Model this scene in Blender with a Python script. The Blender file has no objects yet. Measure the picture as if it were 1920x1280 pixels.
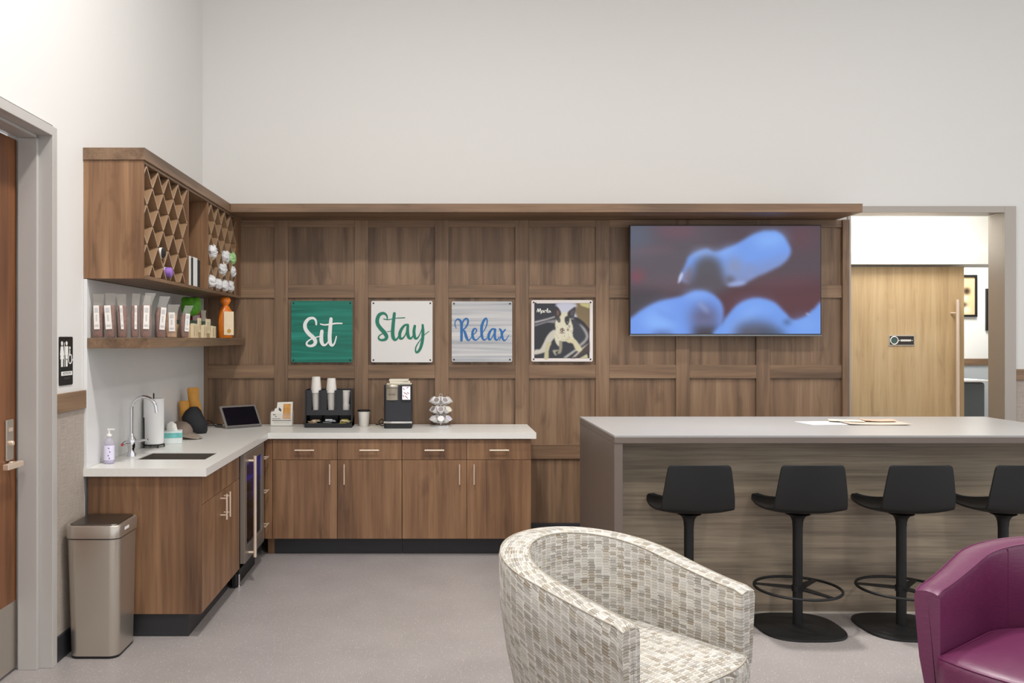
import bpy, math, random
import numpy as np
from mathutils import Vector, Matrix
random.seed(7)
S = bpy.context.scene
COL = S.collection
PI = math.pi
# ------------------------------------------------------------------ camera, world, light, exposure
H = 1.57                      # eye height
cam_d = bpy.data.cameras.new('camera'); cam = bpy.data.objects.new('camera', cam_d); COL.objects.link(cam)
cam_d.sensor_width = 36.0; cam_d.lens = 30.0
cam_d.shift_x = 145/1920; cam_d.shift_y = -7/1920
cam.location = (0, 0, H); cam.rotation_euler = (PI/2, 0, 0)
cam_d.clip_start = .05; cam_d.clip_end = 100
S.camera = cam
S.view_settings.view_transform = 'Standard'; S.view_settings.look = 'None'
S.view_settings.gamma = 1; S.view_settings.use_curve_mapping = False
S.view_settings.exposure = 0.27
W = bpy.data.worlds.new('world'); S.world = W; W.use_nodes = True
W.node_tree.nodes['Background'].inputs[0].default_value = (.965, .98, 1.0, 1)
W.node_tree.nodes['Background'].inputs[1].default_value = 0.98

def light(name, loc, energy, size, color=(1, .975, .94), rot=(0, 0, 0), shape='DISK', sy=None, spread=None):
    d = bpy.data.lights.new(name, 'AREA'); d.shape = shape; d.size = size
    if sy: d.size_y = sy
    if spread: d.spread = spread
    d.energy = energy; d.color = color
    o = bpy.data.objects.new(name, d); COL.objects.link(o); o.location = loc; o.rotation_euler = rot
    return o
light('ceiling_downlight', (-.25, 3.25, 4.93), 92, .34, spread=3.0)
light('ceiling_downlight', (3.4, 3.4, 4.93), 50, .5, spread=3.0)
light('ceiling_downlight', (1.9, 5.0, 4.93), 24, .3, spread=1.3)
light('ceiling_downlight', (-.9, .6, 4.93), 35, .6, spread=2.4)
light('ceiling_downlight', (2.3, .6, 4.93), 35, .6, spread=2.4)
light('passage_ceiling_light', (4.3, 7.35, 3.02), 26, .8, (1, .97, .92))
light('corridor_ceiling_light', (5.9, 9.2, 3.02), 46, .8, (1, .98, .95))

# ------------------------------------------------------------------ colour and material helpers
def lin(c):
    r = []
    for v in c[:3]:
        v = v/255.0
        r.append(v/12.92 if v <= .04045 else ((v+.055)/1.055)**2.4)
    return (r[0], r[1], r[2], 1)
def newmat(name):
    m = bpy.data.materials.new(name); m.use_nodes = True
    return m, m.node_tree.nodes, m.node_tree.links, m.node_tree.nodes['Principled BSDF']
MATS = {}
def mat(name, c=(200, 200, 200), rough=.5, metal=0, spec=.5, coat=0, emis=None, es=1, bump=0, bscale=200, vary=0, vscale=4, aniso=0):
    if name in MATS: return MATS[name]
    m, n, l, b = newmat(name)
    b.inputs['Base Color'].default_value = lin(c); b.inputs['Roughness'].default_value = rough
    b.inputs['Metallic'].default_value = metal; b.inputs['Specular IOR Level'].default_value = spec
    b.inputs['Coat Weight'].default_value = coat
    if aniso: b.inputs['Anisotropic'].default_value = aniso
    if emis:
        b.inputs['Emission Color'].default_value = lin(emis); b.inputs['Emission Strength'].default_value = es
    tc = n.new('ShaderNodeTexCoord')
    if vary:
        ns = n.new('ShaderNodeTexNoise'); ns.inputs['Scale'].default_value = vscale; ns.inputs['Detail'].default_value = 4
        l.new(tc.outputs['Object'], ns.inputs['Vector'])
        mx = n.new('ShaderNodeMix'); mx.data_type = 'RGBA'
        lo = tuple(max(0, v*(1-vary)) for v in c); hi = tuple(min(255, v*(1+vary)) for v in c)
        mx.inputs[6].default_value = lin(lo); mx.inputs[7].default_value = lin(hi)
        l.new(ns.outputs['Fac'], mx.inputs[0]); l.new(mx.outputs[2], b.inputs['Base Color'])
    if bump:
        nb = n.new('ShaderNodeTexNoise'); nb.inputs['Scale'].default_value = bscale; nb.inputs['Detail'].default_value = 3
        l.new(tc.outputs['Object'], nb.inputs['Vector'])
        bp = n.new('ShaderNodeBump'); bp.inputs['Strength'].default_value = bump; bp.inputs['Distance'].default_value = .002
        l.new(nb.outputs['Fac'], bp.inputs['Height']); l.new(bp.outputs['Normal'], b.inputs['Normal'])
    MATS[name] = m
    return m
def nmath(n, l, op, a, b=None, c=None):
    x = n.new('ShaderNodeMath'); x.operation = op
    for i, v in enumerate((a, b, c)):
        if v is None: continue
        if isinstance(v, (int, float)): x.inputs[i].default_value = v
        else: l.new(v, x.inputs[i])
    return x.outputs[0]
def vmath(n, l, op, a, b):
    x = n.new('ShaderNodeVectorMath'); x.operation = op
    for i, v in enumerate((a, b)):
        if isinstance(v, (tuple, list)): x.inputs[i].default_value = v
        else: l.new(v, x.inputs[i])
    return x.outputs[0]
def ramp(n, l, fac, stops):
    r = n.new('ShaderNodeValToRGB'); e = r.color_ramp.elements
    while len(e) > 1: e.remove(e[-1])
    e[0].position = stops[0][0]; e[0].color = lin(stops[0][1])
    for p, c in stops[1:]:
        k = e.new(p); k.color = lin(c)
    l.new(fac, r.inputs[0]); return r.outputs[0]
def mixc(n, l, mode, fac, a, b):
    x = n.new('ShaderNodeMix'); x.data_type = 'RGBA'; x.blend_type = mode
    if isinstance(fac, (int, float)): x.inputs[0].default_value = fac
    else: l.new(fac, x.inputs[0])
    for i, v in ((6, a), (7, b)):
        if isinstance(v, tuple): x.inputs[i].default_value = v
        else: l.new(v, x.inputs[i])
    return x.outputs[2]
def wood(name, axis, dark, mid, light_, plank=.13, rough=.48, grain=1.0, knots=True):
    """laminate wood with its grain along the axis"""
    m, n, l, b = newmat(name)
    tc = n.new('ShaderNodeTexCoord'); oi = n.new('ShaderNodeObjectInfo')
    cmb = n.new('ShaderNodeCombineXYZ')
    for i, k in enumerate((37.1, 23.7, 51.3)): l.new(nmath(n, l, 'MULTIPLY', oi.outputs['Random'], k), cmb.inputs[i])
    v = vmath(n, l, 'ADD', tc.outputs['Object'], cmb.outputs[0])
    def sc(a, bb):
        t = [a, a, a]; t['xyz'.index(axis)] = bb
        return vmath(n, l, 'MULTIPLY', v, tuple(t))
    def noise(vec, s=1, d=4, dist=0):
        x = n.new('ShaderNodeTexNoise'); x.inputs['Scale'].default_value = s; x.inputs['Detail'].default_value = d
        x.inputs['Distortion'].default_value = dist; l.new(vec, x.inputs['Vector']); return x.outputs['Fac']
    n1 = noise(sc(14, .8), 1, 6, .6)
    n2 = noise(sc(90, 3.0), 1, 3)
    n3 = noise(sc(2.6, 1.0), 1, 3)
    f = nmath(n, l, 'ADD', nmath(n, l, 'MULTIPLY', n1, .62), nmath(n, l, 'MULTIPLY', n3, .38))
    # boards of the print
    sep = n.new('ShaderNodeSeparateXYZ'); l.new(v, sep.inputs[0])
    o = [i for i in range(3) if i != 'xyz'.index(axis)]
    pc = nmath(n, l, 'ADD', sep.outputs[o[0]], sep.outputs[o[1]])
    pc = nmath(n, l, 'FLOOR', nmath(n, l, 'DIVIDE', pc, plank))
    wn = n.new('ShaderNodeTexWhiteNoise'); wn.noise_dimensions = '1D'; l.new(pc, wn.inputs['W'])
    f = nmath(n, l, 'ADD', f, nmath(n, l, 'MULTIPLY', nmath(n, l, 'SUBTRACT', wn.outputs['Value'], .5), .09))
    col = ramp(n, l, f, [(.30, dark), (.5, mid), (.72, light_)])
    g = ramp(n, l, n2, [(.3, (255-50*grain,)*3), (.55, (255, 255, 255))])
    col = mixc(n, l, 'MULTIPLY', .55, col, g)
    if knots:
        kn = noise(sc(9, 2.6), 1, 3, .8)
        k = ramp(n, l, kn, [(.62, (255, 255, 255)), (.74, (110, 90, 78))])
        col = mixc(n, l, 'MULTIPLY', .34*grain, col, k)
    l.new(col, b.inputs['Base Color']); b.inputs['Roughness'].default_value = rough
    bp = n.new('ShaderNodeBump'); bp.inputs['Strength'].default_value = .15; bp.inputs['Distance'].default_value = .001
    l.new(n2, bp.inputs['Height']); l.new(bp.outputs['Normal'], b.inputs['Normal'])
    return m
BR = ((94, 72, 54), (131, 103, 79), (156, 127, 99))
WV = wood('brown_wood_vertical', 'z', *BR); WX = wood('brown_wood_lengthwise', 'x', *BR); WY = wood('brown_wood_depthwise', 'y', *BR)
CAB = ((90, 62, 43), (134, 98, 69), (162, 124, 90))
CV = wood('cabinet_wood', 'z', *CAB)
OAK = wood('light_oak', 'z', (166, 138, 100), (190, 162, 122), (205, 180, 142), .2, .45, .5)
DOORW = wood('door_wood', 'z', (92, 56, 34), (128, 82, 50), (150, 102, 66), .2)
GREY = wood('grey_wood', 'x', (118, 104, 90), (158, 142, 122), (190, 174, 150), .3, .5, 1.5, False)
LAT = mat('lattice_wood', (148, 117, 87), .5, vary=.08); LATE = mat('lattice_edge', (176, 150, 126), .5)
PLASTER = mat('white_paint', (225, 223, 220), .8, bump=.08, bscale=90)
BLUEW = mat('white_paint_bright', (236, 236, 232), .8)
QUARTZ = mat('white_quartz', (228, 226, 221), .28, vary=.02, vscale=60)
TILE = mat('backsplash_slab', (224, 223, 222), .22, vary=.015, vscale=3)
BLACK = mat('black_plastic', (22, 22, 24), .42)
BLACKM = mat('black_matt', (16, 16, 17), .55)
SATIN = mat('satin_nickel', (232, 212, 192), .38, .55)
STEELT = mat('doorway_steel', (172, 163, 154), .38, .7)
STEEL = mat('brushed_steel', (198, 189, 178), .32, .85, aniso=.5)
CHROME = mat('chrome', (225, 225, 228), .08, 1)
TOE = mat('black_toe_kick', (46, 46, 49), .5)
FRAMEP = mat('grey_door_frame_paint', (186, 182, 178), .38)
WHITE = mat('white_paper', (240, 238, 232), .6)
LAMG = mat('greige_laminate', (112, 100, 92), .42, vary=.05, vscale=3)

# ------------------------------------------------------------------ mesh builder
class MB:
    def __init__(s): s.v = []; s.f = []; s.m = []; s.uv = {}
    def add(s, vs, fs, mi=0):
        o = len(s.v); s.v += [tuple(p) for p in vs]
        for f in fs: s.f.append(tuple(i+o for i in f)); s.m.append(mi)
        return s
    def box(s, x0, x1, y0, y1, z0, z1, mi=0):
        v = [(x, y, z) for z in (z0, z1) for y in (y0, y1) for x in (x0, x1)]
        return s.add(v, [(0, 2, 3, 1), (4, 5, 7, 6), (0, 1, 5, 4), (2, 6, 7, 3), (0, 4, 6, 2), (1, 3, 7, 5)], mi)
    def prism(s, poly, a0, a1, plane='xy', mi=0):
        """polygon in a plane, extruded along the third axis"""
        def P(p, q, r): return {'xy': (p, q, r), 'xz': (p, r, q), 'yz': (r, p, q)}[plane]
        n = len(poly); vs = [P(p, q, a0) for p, q in poly]+[P(p, q, a1) for p, q in poly]
        fs = [tuple(range(n))[::-1], tuple(range(n, 2*n))]+[(i, (i+1) % n, n+(i+1) % n, n+i) for i in range(n)]
        return s.add(vs, fs, mi)
    def lathe(s, prof, c=(0, 0, 0), n=32, mi=0, axis='z', ang=0, cap=True):
        vs = []; fs = []
        for r, z in prof:
            for k in range(n):
                a = 2*PI*k/n+ang
                p = (r*math.cos(a), r*math.sin(a), z)
                if axis == 'y': p = (p[0], p[2], p[1])
                if axis == 'x': p = (p[2], p[0], p[1])
                vs.append((p[0]+c[0], p[1]+c[1], p[2]+c[2]))
        for i in range(len(prof)-1):
            for k in range(n):
                fs.append((i*n+k, i*n+(k+1) % n, (i+1)*n+(k+1) % n, (i+1)*n+k))
        if cap: fs.append(tuple(range(n))[::-1]); fs.append(tuple(range((len(prof)-1)*n, len(prof)*n)))
        return s.add(vs, fs, mi)
    def tube(s, pts, r, n=10, mi=0, closed=False):
        pts = [Vector(p) for p in pts]; rs = r if isinstance(r, (list, tuple)) else [r]*len(pts)
        vs = []; fs = []; N = len(pts); up = None
        for i, p in enumerate(pts):
            if closed: t = pts[(i+1) % N]-pts[i-1]
            else: t = pts[min(i+1, N-1)]-pts[max(i-1, 0)]
            t.normalize()
            if up is None:
                up = Vector((0, 0, 1)) if abs(t.z) < .9 else Vector((1, 0, 0))
            up = (up-t*up.dot(t))
            if up.length < 1e-5: up = t.orthogonal()
            up.normalize(); sd = t.cross(up)
            for k in range(n):
                a = 2*PI*k/n; vs.append(p+(up*math.cos(a)+sd*math.sin(a))*rs[i])
        for i in range(N if closed else N-1):
            j = (i+1) % N
            for k in range(n): fs.append((i*n+k, i*n+(k+1) % n, j*n+(k+1) % n, j*n+k))
        if not closed: fs.append(tuple(range(n))[::-1]); fs.append(tuple(range((N-1)*n, N*n)))
        return s.add(vs, fs, mi)
    def loft(s, rings, mi=0, cap=True, closed=False):
        n = len(rings[0]); vs = [p for r in rings for p in r]; fs = []
        R = len(rings)
        for i in range(R if closed else R-1):
            j = (i+1) % R
            for k in range(n): fs.append((i*n+k, i*n+(k+1) % n, j*n+(k+1) % n, j*n+k))
        if cap and not closed: fs.append(tuple(range(n))[::-1]); fs.append(tuple(range((R-1)*n, R*n)))
        return s.add(vs, fs, mi)
    def ball(s, c, r, nu=14, nv=8, mi=0):
        rr = r if isinstance(r, (tuple, list)) else (r, r, r)
        rings = []
        for j in range(nv+1):
            t = PI*(j+.02)/(nv+.04)-PI/2
            rings.append([(c[0]+rr[0]*math.cos(t)*math.cos(2*PI*k/nu), c[1]+rr[1]*math.cos(t)*math.sin(2*PI*k/nu), c[2]+rr[2]*math.sin(t)) for k in range(nu)])
        return s.loft(rings, mi)
    def grid(s, fn, nu, nv, mi=0, uvf=None):
        o = len(s.v)
        s.v += [tuple(fn(i/nu, j/nv)) for j in range(nv+1) for i in range(nu+1)]
        for j in range(nv):
            for i in range(nu):
                a = o+j*(nu+1)+i; s.f.append((a, a+1, a+nu+2, a+nu+1)); s.m.append(mi)
        return s
    def move(s, M):
        s.v = [tuple(M @ Vector(p)) for p in s.v]; return s
def build(name, mb, mats, parent=None, loc=(0, 0, 0), rot=(0, 0, 0), bevel=0, smooth=False, seg=2, subsurf=0, fix=True):
    me = bpy.data.meshes.new(name); me.from_pydata(mb.v, [], mb.f)
    if not isinstance(mats, (list, tuple)): mats = [mats]
    for m in mats: me.materials.append(m)
    me.polygons.foreach_set('material_index', mb.m)
    if fix:
        import bmesh
        bm = bmesh.new(); bm.from_mesh(me); bmesh.ops.recalc_face_normals(bm, faces=bm.faces); bm.to_mesh(me); bm.free()
    if smooth:
        me.polygons.foreach_set('use_smooth', [True]*len(me.polygons))
    o = bpy.data.objects.new(name, me); COL.objects.link(o); o.location = loc; o.rotation_euler = rot
    if parent: o.parent = parent
    if bevel:
        b = o.modifiers.new('bevel', 'BEVEL'); b.width = bevel; b.segments = seg; b.limit_method = 'ANGLE'; b.angle_limit = .6
    if subsurf:
        u = o.modifiers.new('sub', 'SUBSURF'); u.levels = subsurf; u.render_levels = subsurf
    if smooth and not subsurf:
        try: me.set_sharp_from_angle(angle=.7)
        except Exception: pass
    return o
def thing(name, label, cat, loc=(0, 0, 0), rotz=0, group=None):
    o = bpy.data.objects.new(name, None); COL.objects.link(o); o.location = loc; o.rotation_euler = (0, 0, rotz); o.empty_display_size = .05
    o['label'] = label; o['category'] = cat
    if group: o['group'] = group
    return o
def tag(o, label, cat, group=None):
    o['label'] = label; o['category'] = cat
    if group: o['group'] = group
    return o
def struct(o, label=None):
    o['kind'] = 'structure'
    if label: o['label'] = label
    return o
def sroot(name, loc=(0, 0, 0)):
    o = bpy.data.objects.new(name, None); COL.objects.link(o); o.location = loc; o['kind'] = 'structure'; return o
def dup(root, loc=None, rotz=None, label=None):
    r = root.copy(); COL.objects.link(r)
    if loc: r.location = loc
    if rotz is not None: r.rotation_euler = (0, 0, rotz)
    if label: r['label'] = label
    for ch in list(root.children):
        c = ch.copy(); COL.objects.link(c); c.parent = r
        for g in list(ch.children):
            d = g.copy(); COL.objects.link(d); d.parent = c
    return r
def bx(*a): return MB().box(*a)
def text(name, body, size, m, parent, loc, rot, depth=.0006, align='CENTER', sx=1):
    c = bpy.data.curves.new(name, 'FONT'); c.body = body; c.size = size; c.extrude = depth; c.align_x = align; c.align_y = 'CENTER'
    t = bpy.data.objects.new(name, c); COL.objects.link(t)
    dg = bpy.context.evaluated_depsgraph_get(); me = bpy.data.meshes.new_from_object(t.evaluated_get(dg))
    bpy.data.objects.remove(t)
    me.materials.clear(); me.materials.append(m)
    o = bpy.data.objects.new(name, me); COL.objects.link(o); o.location = loc; o.rotation_euler = rot; o.scale = (sx, 1, 1)
    if parent: o.parent = parent
    return o
def crom(pts, k=8, closed=False):
    P = [np.array(p, float) for p in pts]; out = []; N = len(P)
    rng = range(N) if closed else range(N-1)
    for i in rng:
        if closed: a, b, c, d = P[i-1], P[i], P[(i+1) % N], P[(i+2) % N]
        else: a, b, c, d = P[max(i-1, 0)], P[i], P[i+1], P[min(i+2, N-1)]
        for j in range(k):
            t = j/k
            out.append(.5*((2*b)+(c-a)*t+(2*a-5*b+4*c-d)*t*t+(3*b-a-3*c+d)*t**3))
    if not closed: out.append(P[-1])
    return out
def stroke(mb, pts, w, z0, z1, k=7, taper=True):
    """brush stroke lying in the local xz plane, front at y=z0 (towards the camera), back at y=z1"""
    P = crom(pts, k); N = len(P)
    vs = []; fs = []
    for i, p in enumerate(P):
        t = P[min(i+1, N-1)][:2]-P[max(i-1, 0)][:2]; t = t/(np.linalg.norm(t)+1e-9); nn = np.array([-t[1], t[0]])
        ww = (p[2] if len(p) > 2 else w)/2
        a = p[:2]+nn*ww; b = p[:2]-nn*ww
        z0 -= 1.2e-5
        vs += [(a[0], z0, a[1]), (b[0], z0, b[1]), (b[0], z1, b[1]), (a[0], z1, a[1])]
    for i in range(N-1):
        for k2 in range(4): fs.append((i*4+k2, i*4+(k2+1) % 4, (i+1)*4+(k2+1) % 4, (i+1)*4+k2))
    fs.append((0, 1, 2, 3)); fs.append(((N-1)*4+3, (N-1)*4+2, (N-1)*4+1, (N-1)*4))
    mb.add(vs, fs)
    for i in (0, -1):
        p = P[i]; ww = (p[2] if len(p) > 2 else w)/2*.98
        mb.prism([(p[0]+ww*math.cos(2*PI*q/14), p[1]+ww*math.sin(2*PI*q/14)) for q in range(14)], z0+.00005, z1, 'xz')

# ------------------------------------------------------------------ setting
LX = -1.835          # left wall
DW = 6.75            # back wall
def floor_mat():
    m, n, l, b = newmat('speckled_grey_vinyl')
    tc = n.new('ShaderNodeTexCoord')
    vo = n.new('ShaderNodeTexVoronoi'); vo.inputs['Scale'].default_value = 78; l.new(tc.outputs['Object'], vo.inputs['Vector'])
    sp = ramp(n, l, vo.outputs['Distance'], [(.16, (255, 255, 255)), (.26, (0, 0, 0))])
    wn = n.new('ShaderNodeSeparateColor'); l.new(vo.outputs['Color'], wn.inputs[0])
    sel = nmath(n, l, 'GREATER_THAN', wn.outputs[0], .45)
    no = n.new('ShaderNodeTexNoise'); no.inputs['Scale'].default_value = 3; no.inputs['Detail'].default_value = 5; l.new(tc.outputs['Object'], no.inputs['Vector'])
    nf = n.new('ShaderNodeTexNoise'); nf.inputs['Scale'].default_value = 160; l.new(tc.outputs['Object'], nf.inputs['Vector'])
    base = ramp(n, l, nmath(n, l, 'ADD', nmath(n, l, 'MULTIPLY', no.outputs['Fac'], .3), nmath(n, l, 'MULTIPLY', nf.outputs['Fac'], .7)), [(.3, (140, 133, 131)), (.7, (165, 158, 156))])
    c = mixc(n, l, 'MIX', nmath(n, l, 'MULTIPLY', nmath(n, l, 'MULTIPLY', sp, sel), .55), base, lin((222, 214, 208)))
    l.new(c, b.inputs['Base Color']); b.inputs['Roughness'].default_value = .38
    return m
struct(build('floor', bx(-4, 9, -3, 12, -.1, 0), floor_mat()))
struct(build('ceiling', bx(-4, 9, -3, 6.75, 5.0, 5.1), BLUEW))
struct(build('ceiling_passage', bx(3.0, 9, 6.95, 12, 3.05, 3.12), BLUEW))
# left wall with the door opening (opening y 2.9..4.09, z 0..2.545)
m = MB().box(LX-.2, LX, 4.105, DW, 0, 5.0); m.box(LX-.2, LX, -3, 4.105, 2.59, 5.0); m.box(LX-.2, LX, -3, 2.95, 0, 2.59)
struct(build('wall_left', m, PLASTER))
OX0, OX1, OZ = 3.262, 4.54, 2.605      # opening in the back wall
m = MB().box(LX-.2, OX0, DW, DW+.16, 0, 5.0); m.box(OX1, 9, DW, DW+.16, 0, 5.0); m.box(OX0, OX1, DW, DW+.16, OZ, 5.0)
struct(build('wall_back', m, PLASTER))
struct(build('wall_right', bx(8.9, 9, DW, 12, 0, 3.05), BLUEW))

# wood panelled lower back wall
pan = sroot('wall_back_panelling')
PZ1 = 2.497; stx = [-1.842+.6325*i for i in range(8)]; SW = .107
edges = []
for i, c in enumerate(stx):
    a, b_ = max(c-SW/2, LX+.003), c+SW/2
    edges.append((a, b_)); build('stile', bx(a, b_, 6.716, DW-.002, .11, PZ1), WV, pan, bevel=.0015)
edges.append((3.205, OX0-.004)); build('stile', bx(3.205, OX0-.004, 6.70, DW-.002, .11, PZ1), WV, pan, bevel=.0015)
rails = [(.617, .728), (1.251, 1.356), (1.885, 1.985), (2.44, PZ1)]
for i in range(8):
    a, b_ = edges[i][1], edges[i+1][0]
    for r0, r1 in rails: build('rail', bx(a+.0005, b_-.0005, 6.717, DW-.002, r0, r1), WX, pan, bevel=.001)
    zz = [.11]+[q for r in rails for q in r]
    for k in range(0, 8, 2): build('panel', bx(a+.0005, b_-.0005, 6.734, DW-.002, zz[k], zz[k+1]), WV, pan)
struct(build('baseboard_back', bx(.74, OX0-.004, 6.72, DW-.002, 0, .109), TOE, bevel=.002))
# soffit / light shelf above the panelling
sof = build('wooden_soffit', bx(-1.510, 3.165, 6.31, DW-.004, 2.4985, 2.562), WX, bevel=.0015)
tag(sof, 'long brown wooden ledge capping the panelled wall above the television', 'shelf')

# left wall: painted frame, chair rail, wainscot, base, backsplash
m = MB()
dr = sroot('trim_1', (0, 0, 0))
build('jamb', MB().box(-2.03, LX+.02, 4.055, 4.104, 0, 2.575).box(LX-.135, LX-.045, 4.032, 4.0545, 0, 2.515), FRAMEP, dr, bevel=.002)
build('head', MB().box(-2.03, LX+.02, 2.95, 4.0545, 2.53, 2.575).box(LX-.135, LX-.045, 2.95, 4.0315, 2.515, 2.5295), FRAMEP, dr, bevel=.002)
struct(dr)
door = build('door_1', bx(-2.03, -1.984, 2.98, 4.048, .012, 2.508), DOORW, bevel=.002); struct(door, 'brown wooden restroom door with satin lever handle')
build('kick_plate', bx(-1.9835, -1.981, 3.0, 4.04, .015, .33), STEEL, door)
m = MB().box(-1.9838, -1.972, 3.935, 4.0, 1.0, 1.19)
hp = build('lock_plate', m, STEEL, door, bevel=.004)
build('indicator', MB().box(-1.9715, -1.9695, 3.95, 3.985, 1.135, 1.152).lathe([(.012, 0), (.012, .012), (.009, .015)], (-1.9718, 3.967, 1.08), 16, axis='x'), SATIN, hp)
m = MB().tube([(-1.98, 3.97, .985), (-1.925, 3.97, .985)], .011, 12).box(-1.945, -1.917, 3.84, 3.982, .972, .998)
build('door_handle', m, SATIN, door, bevel=.003)
struct(build('trim_2', bx(LX+.0005, LX+.018, 4.107, 4.452, 1.205, 1.297), WY, bevel=.002))
def fabric_wall():
    m_, n, l, b = newmat('woven_wallcovering')
    tc = n.new('ShaderNodeTexCoord')
    f = []
    for s in ((500, 500, 12), (12, 12, 500)):
        x = n.new('ShaderNodeTexNoise'); x.inputs['Scale'].default_value = 1; l.new(vmath(n, l, 'MULTIPLY', tc.outputs['Object'], s), x.inputs['Vector']); f.append(x.outputs['Fac'])
    c = ramp(n, l, nmath(n, l, 'MULTIPLY', nmath(n, l, 'ADD', f[0], f[1]), .5), [(.35, (150, 138, 128)), (.65, (190, 178, 166))])
    l.new(c, b.inputs['Base Color']); b.inputs['Roughness'].default_value = .7; return m_
FW = fabric_wall()
struct(build('wall_left_covering', bx(LX+.0005, LX+.005, 4.107, 4.452, .121, 1.204), FW))
struct(build('baseboard_left', bx(LX+.0005, LX+.014, 4.107, 4.452, 0, .12), TOE, bevel=.002))
struct(build('wall_left_backsplash', bx(LX+.0005, LX+.019, 4.457, 6.7135, .8905, 1.877), TILE, bevel=.0015))
struct(build('trim_3', bx(OX1+.047, 9, DW-.02, DW-.0005, 1.235, 1.322), WX, bevel=.002))
struct(build('wall_back_covering', bx(OX1+.047, 9, DW-.006, DW-.0005, .12, 1.2345), FW))
struct(build('baseboard_right', bx(OX1+.047, 9, DW-.014, DW-.0005, 0, .1195), TOE))

# doorway lining of brushed steel
fr = sroot('trim_4')
build('jamb', bx(OX0-.002, OX0+.022, DW-.022, DW+.18, 0, 2.556), STEELT, fr, bevel=.001)
build('jamb', MB().box(OX1-.045, OX1+.0455, DW-.022, DW-.001, 0, 2.607).box(OX1-.045, OX1-.003, DW-.001, DW+.18, 0, 2.556), STEELT, fr, bevel=.001)
build('head', MB().box(OX0-.002, OX1-.0455, DW-.022, DW-.001, 2.557, 2.607).box(OX0-.002, OX1-.0455, DW-.001, DW+.18, 2.557, 2.603), STEELT, fr, bevel=.001)
# room behind
m = MB().box(2.6, 4.9, 8.06, 8.16, 0, 3.05).box(4.9, 8.9, 8.06, 8.16, 2.24, 3.05)
struct(build('wall_passage', m, BLUEW))
struct(build('wall_passage_left', bx(2.5, 2.6, DW+.17, 8.16, 0, 3.05), BLUEW))
struct(build('trim_5', bx(2.7, 8.8, 7.90, 8.055, 2.25, 2.37), BLUEW, bevel=.003), 'white painted box over the sliding door track')
struct(build('wall_far', bx(2.6, 8.9, 10.0, 10.1, 0, 3.05), BLUEW))
struct(build('trim_6', bx(2.6, 8.9, 9.98, 9.999, 1.25, 1.325), WX))
struct(build('wall_far_covering', bx(2.6, 8.9, 9.994, 9.9995, .1, 1.249), mat('pale_blue_grey_covering', (190, 196, 200), .6)))
bd = build('door_2', bx(3.3, 4.955, 7.985, 8.03, .012, 2.235), OAK, bevel=.002); struct(bd, 'light oak sliding door in the passage')
build('pull_handle', MB().tube([(4.862, 7.93, .5), (4.862, 7.93, 1.925)], .0165, 14).tube([(4.862, 7.985, .7), (4.862, 7.93, .7)], .008).tube([(4.83, 7.985, 1.80), (4.862, 7.93, 1.80)], .008), SATIN, bd, smooth=True)
# small sign on the sliding door
sg = thing('door_sign', 'small black name plate with round emblem on the oak sliding door', 'sign', (4.368, 7.9845, 1.545))
build('backing', bx(-.122, .122, -.006, 0, -.05, .05), mat('sign_silver', (200, 196, 188), .3, .6), sg, bevel=.002)
build('face', bx(-.112, .112, -.0075, -.0062, -.04, .04), mat('sign_dark', (48, 44, 44), .4), sg)
em = MB().lathe([(.039, 0), (.039, .002), (.030, .002)], (-.072, -.0098, 0), 28, axis='y', cap=False)
build('emblem_ring', MB().tube([(-.072+.035*math.cos(2*PI*k/32), -.009, .035*math.sin(2*PI*k/32)) for k in range(32)], .0045, 8, closed=True), WHITE, sg)
build('emblem', MB().prism([(-.072+.026*math.cos(a), .026*math.sin(a)) for a in [2*PI*k/20 for k in range(20)]], -.0095, -.0078, 'xz').prism([(-.085, .018), (-.06, .018), (-.064, -.004), (-.072, -.012), (-.081, -.004)], -.0105, -.0096, 'xz'), mat('emblem_green', (66, 92, 90), .5), sg)
m = MB().ball((-.024, -.0085, 0), (.005, .0012, .005), 10, 5).ball((.094, -.0085, 0), (.005, .0012, .005), 10, 5)
for k in range(9): m.box(-.012+k*.0108, -.0035+k*.0108, -.0092, -.0078, -.009, .009)
build('lettering', m, WHITE, sg)

# wall pictures far back
def pic_canvas(name, w, h, NX, NZ, paint, emis=0, rough=.35):
    """an upright picture surface facing the room, its image held as a colour per point"""
    img = paint(NX+1, NZ+1)                       # rows from top, sRGB 0..255
    vs = [(-w/2+w*i/NX, 0, h/2-h*j/NZ) for j in range(NZ+1) for i in range(NX+1)]
    fs = [(j*(NX+1)+i, (j+1)*(NX+1)+i, (j+1)*(NX+1)+i+1, j*(NX+1)+i+1) for j in range(NZ) for i in range(NX)]
    me = bpy.data.meshes.new(name); me.from_pydata(vs, [], fs)
    ca = me.color_attributes.new('picture', 'FLOAT_COLOR', 'POINT')
    c = np.clip(img.reshape(-1, 3)/255.0, 0, 1); c = np.where(c <= .04045, c/12.92, ((c+.055)/1.055)**2.4)
    ca.data.foreach_set('color', np.hstack([c, np.ones((len(c), 1))]).astype(np.float32).ravel())
    m_, n, l, b = newmat(name+'_print'); at = n.new('ShaderNodeAttribute'); at.attribute_name = 'picture'
    b.inputs['Roughness'].default_value = rough
    if emis:
        b.inputs['Base Color'].default_value = (.01, .01, .01, 1); l.new(at.outputs['Color'], b.inputs['Emission Color']); b.inputs['Emission Strength'].default_value = emis
    else: l.new(at.outputs['Color'], b.inputs['Base Color'])
    me.materials.append(m_)
    o = bpy.data.objects.new(name, me); COL.objects.link(o); return o
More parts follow.
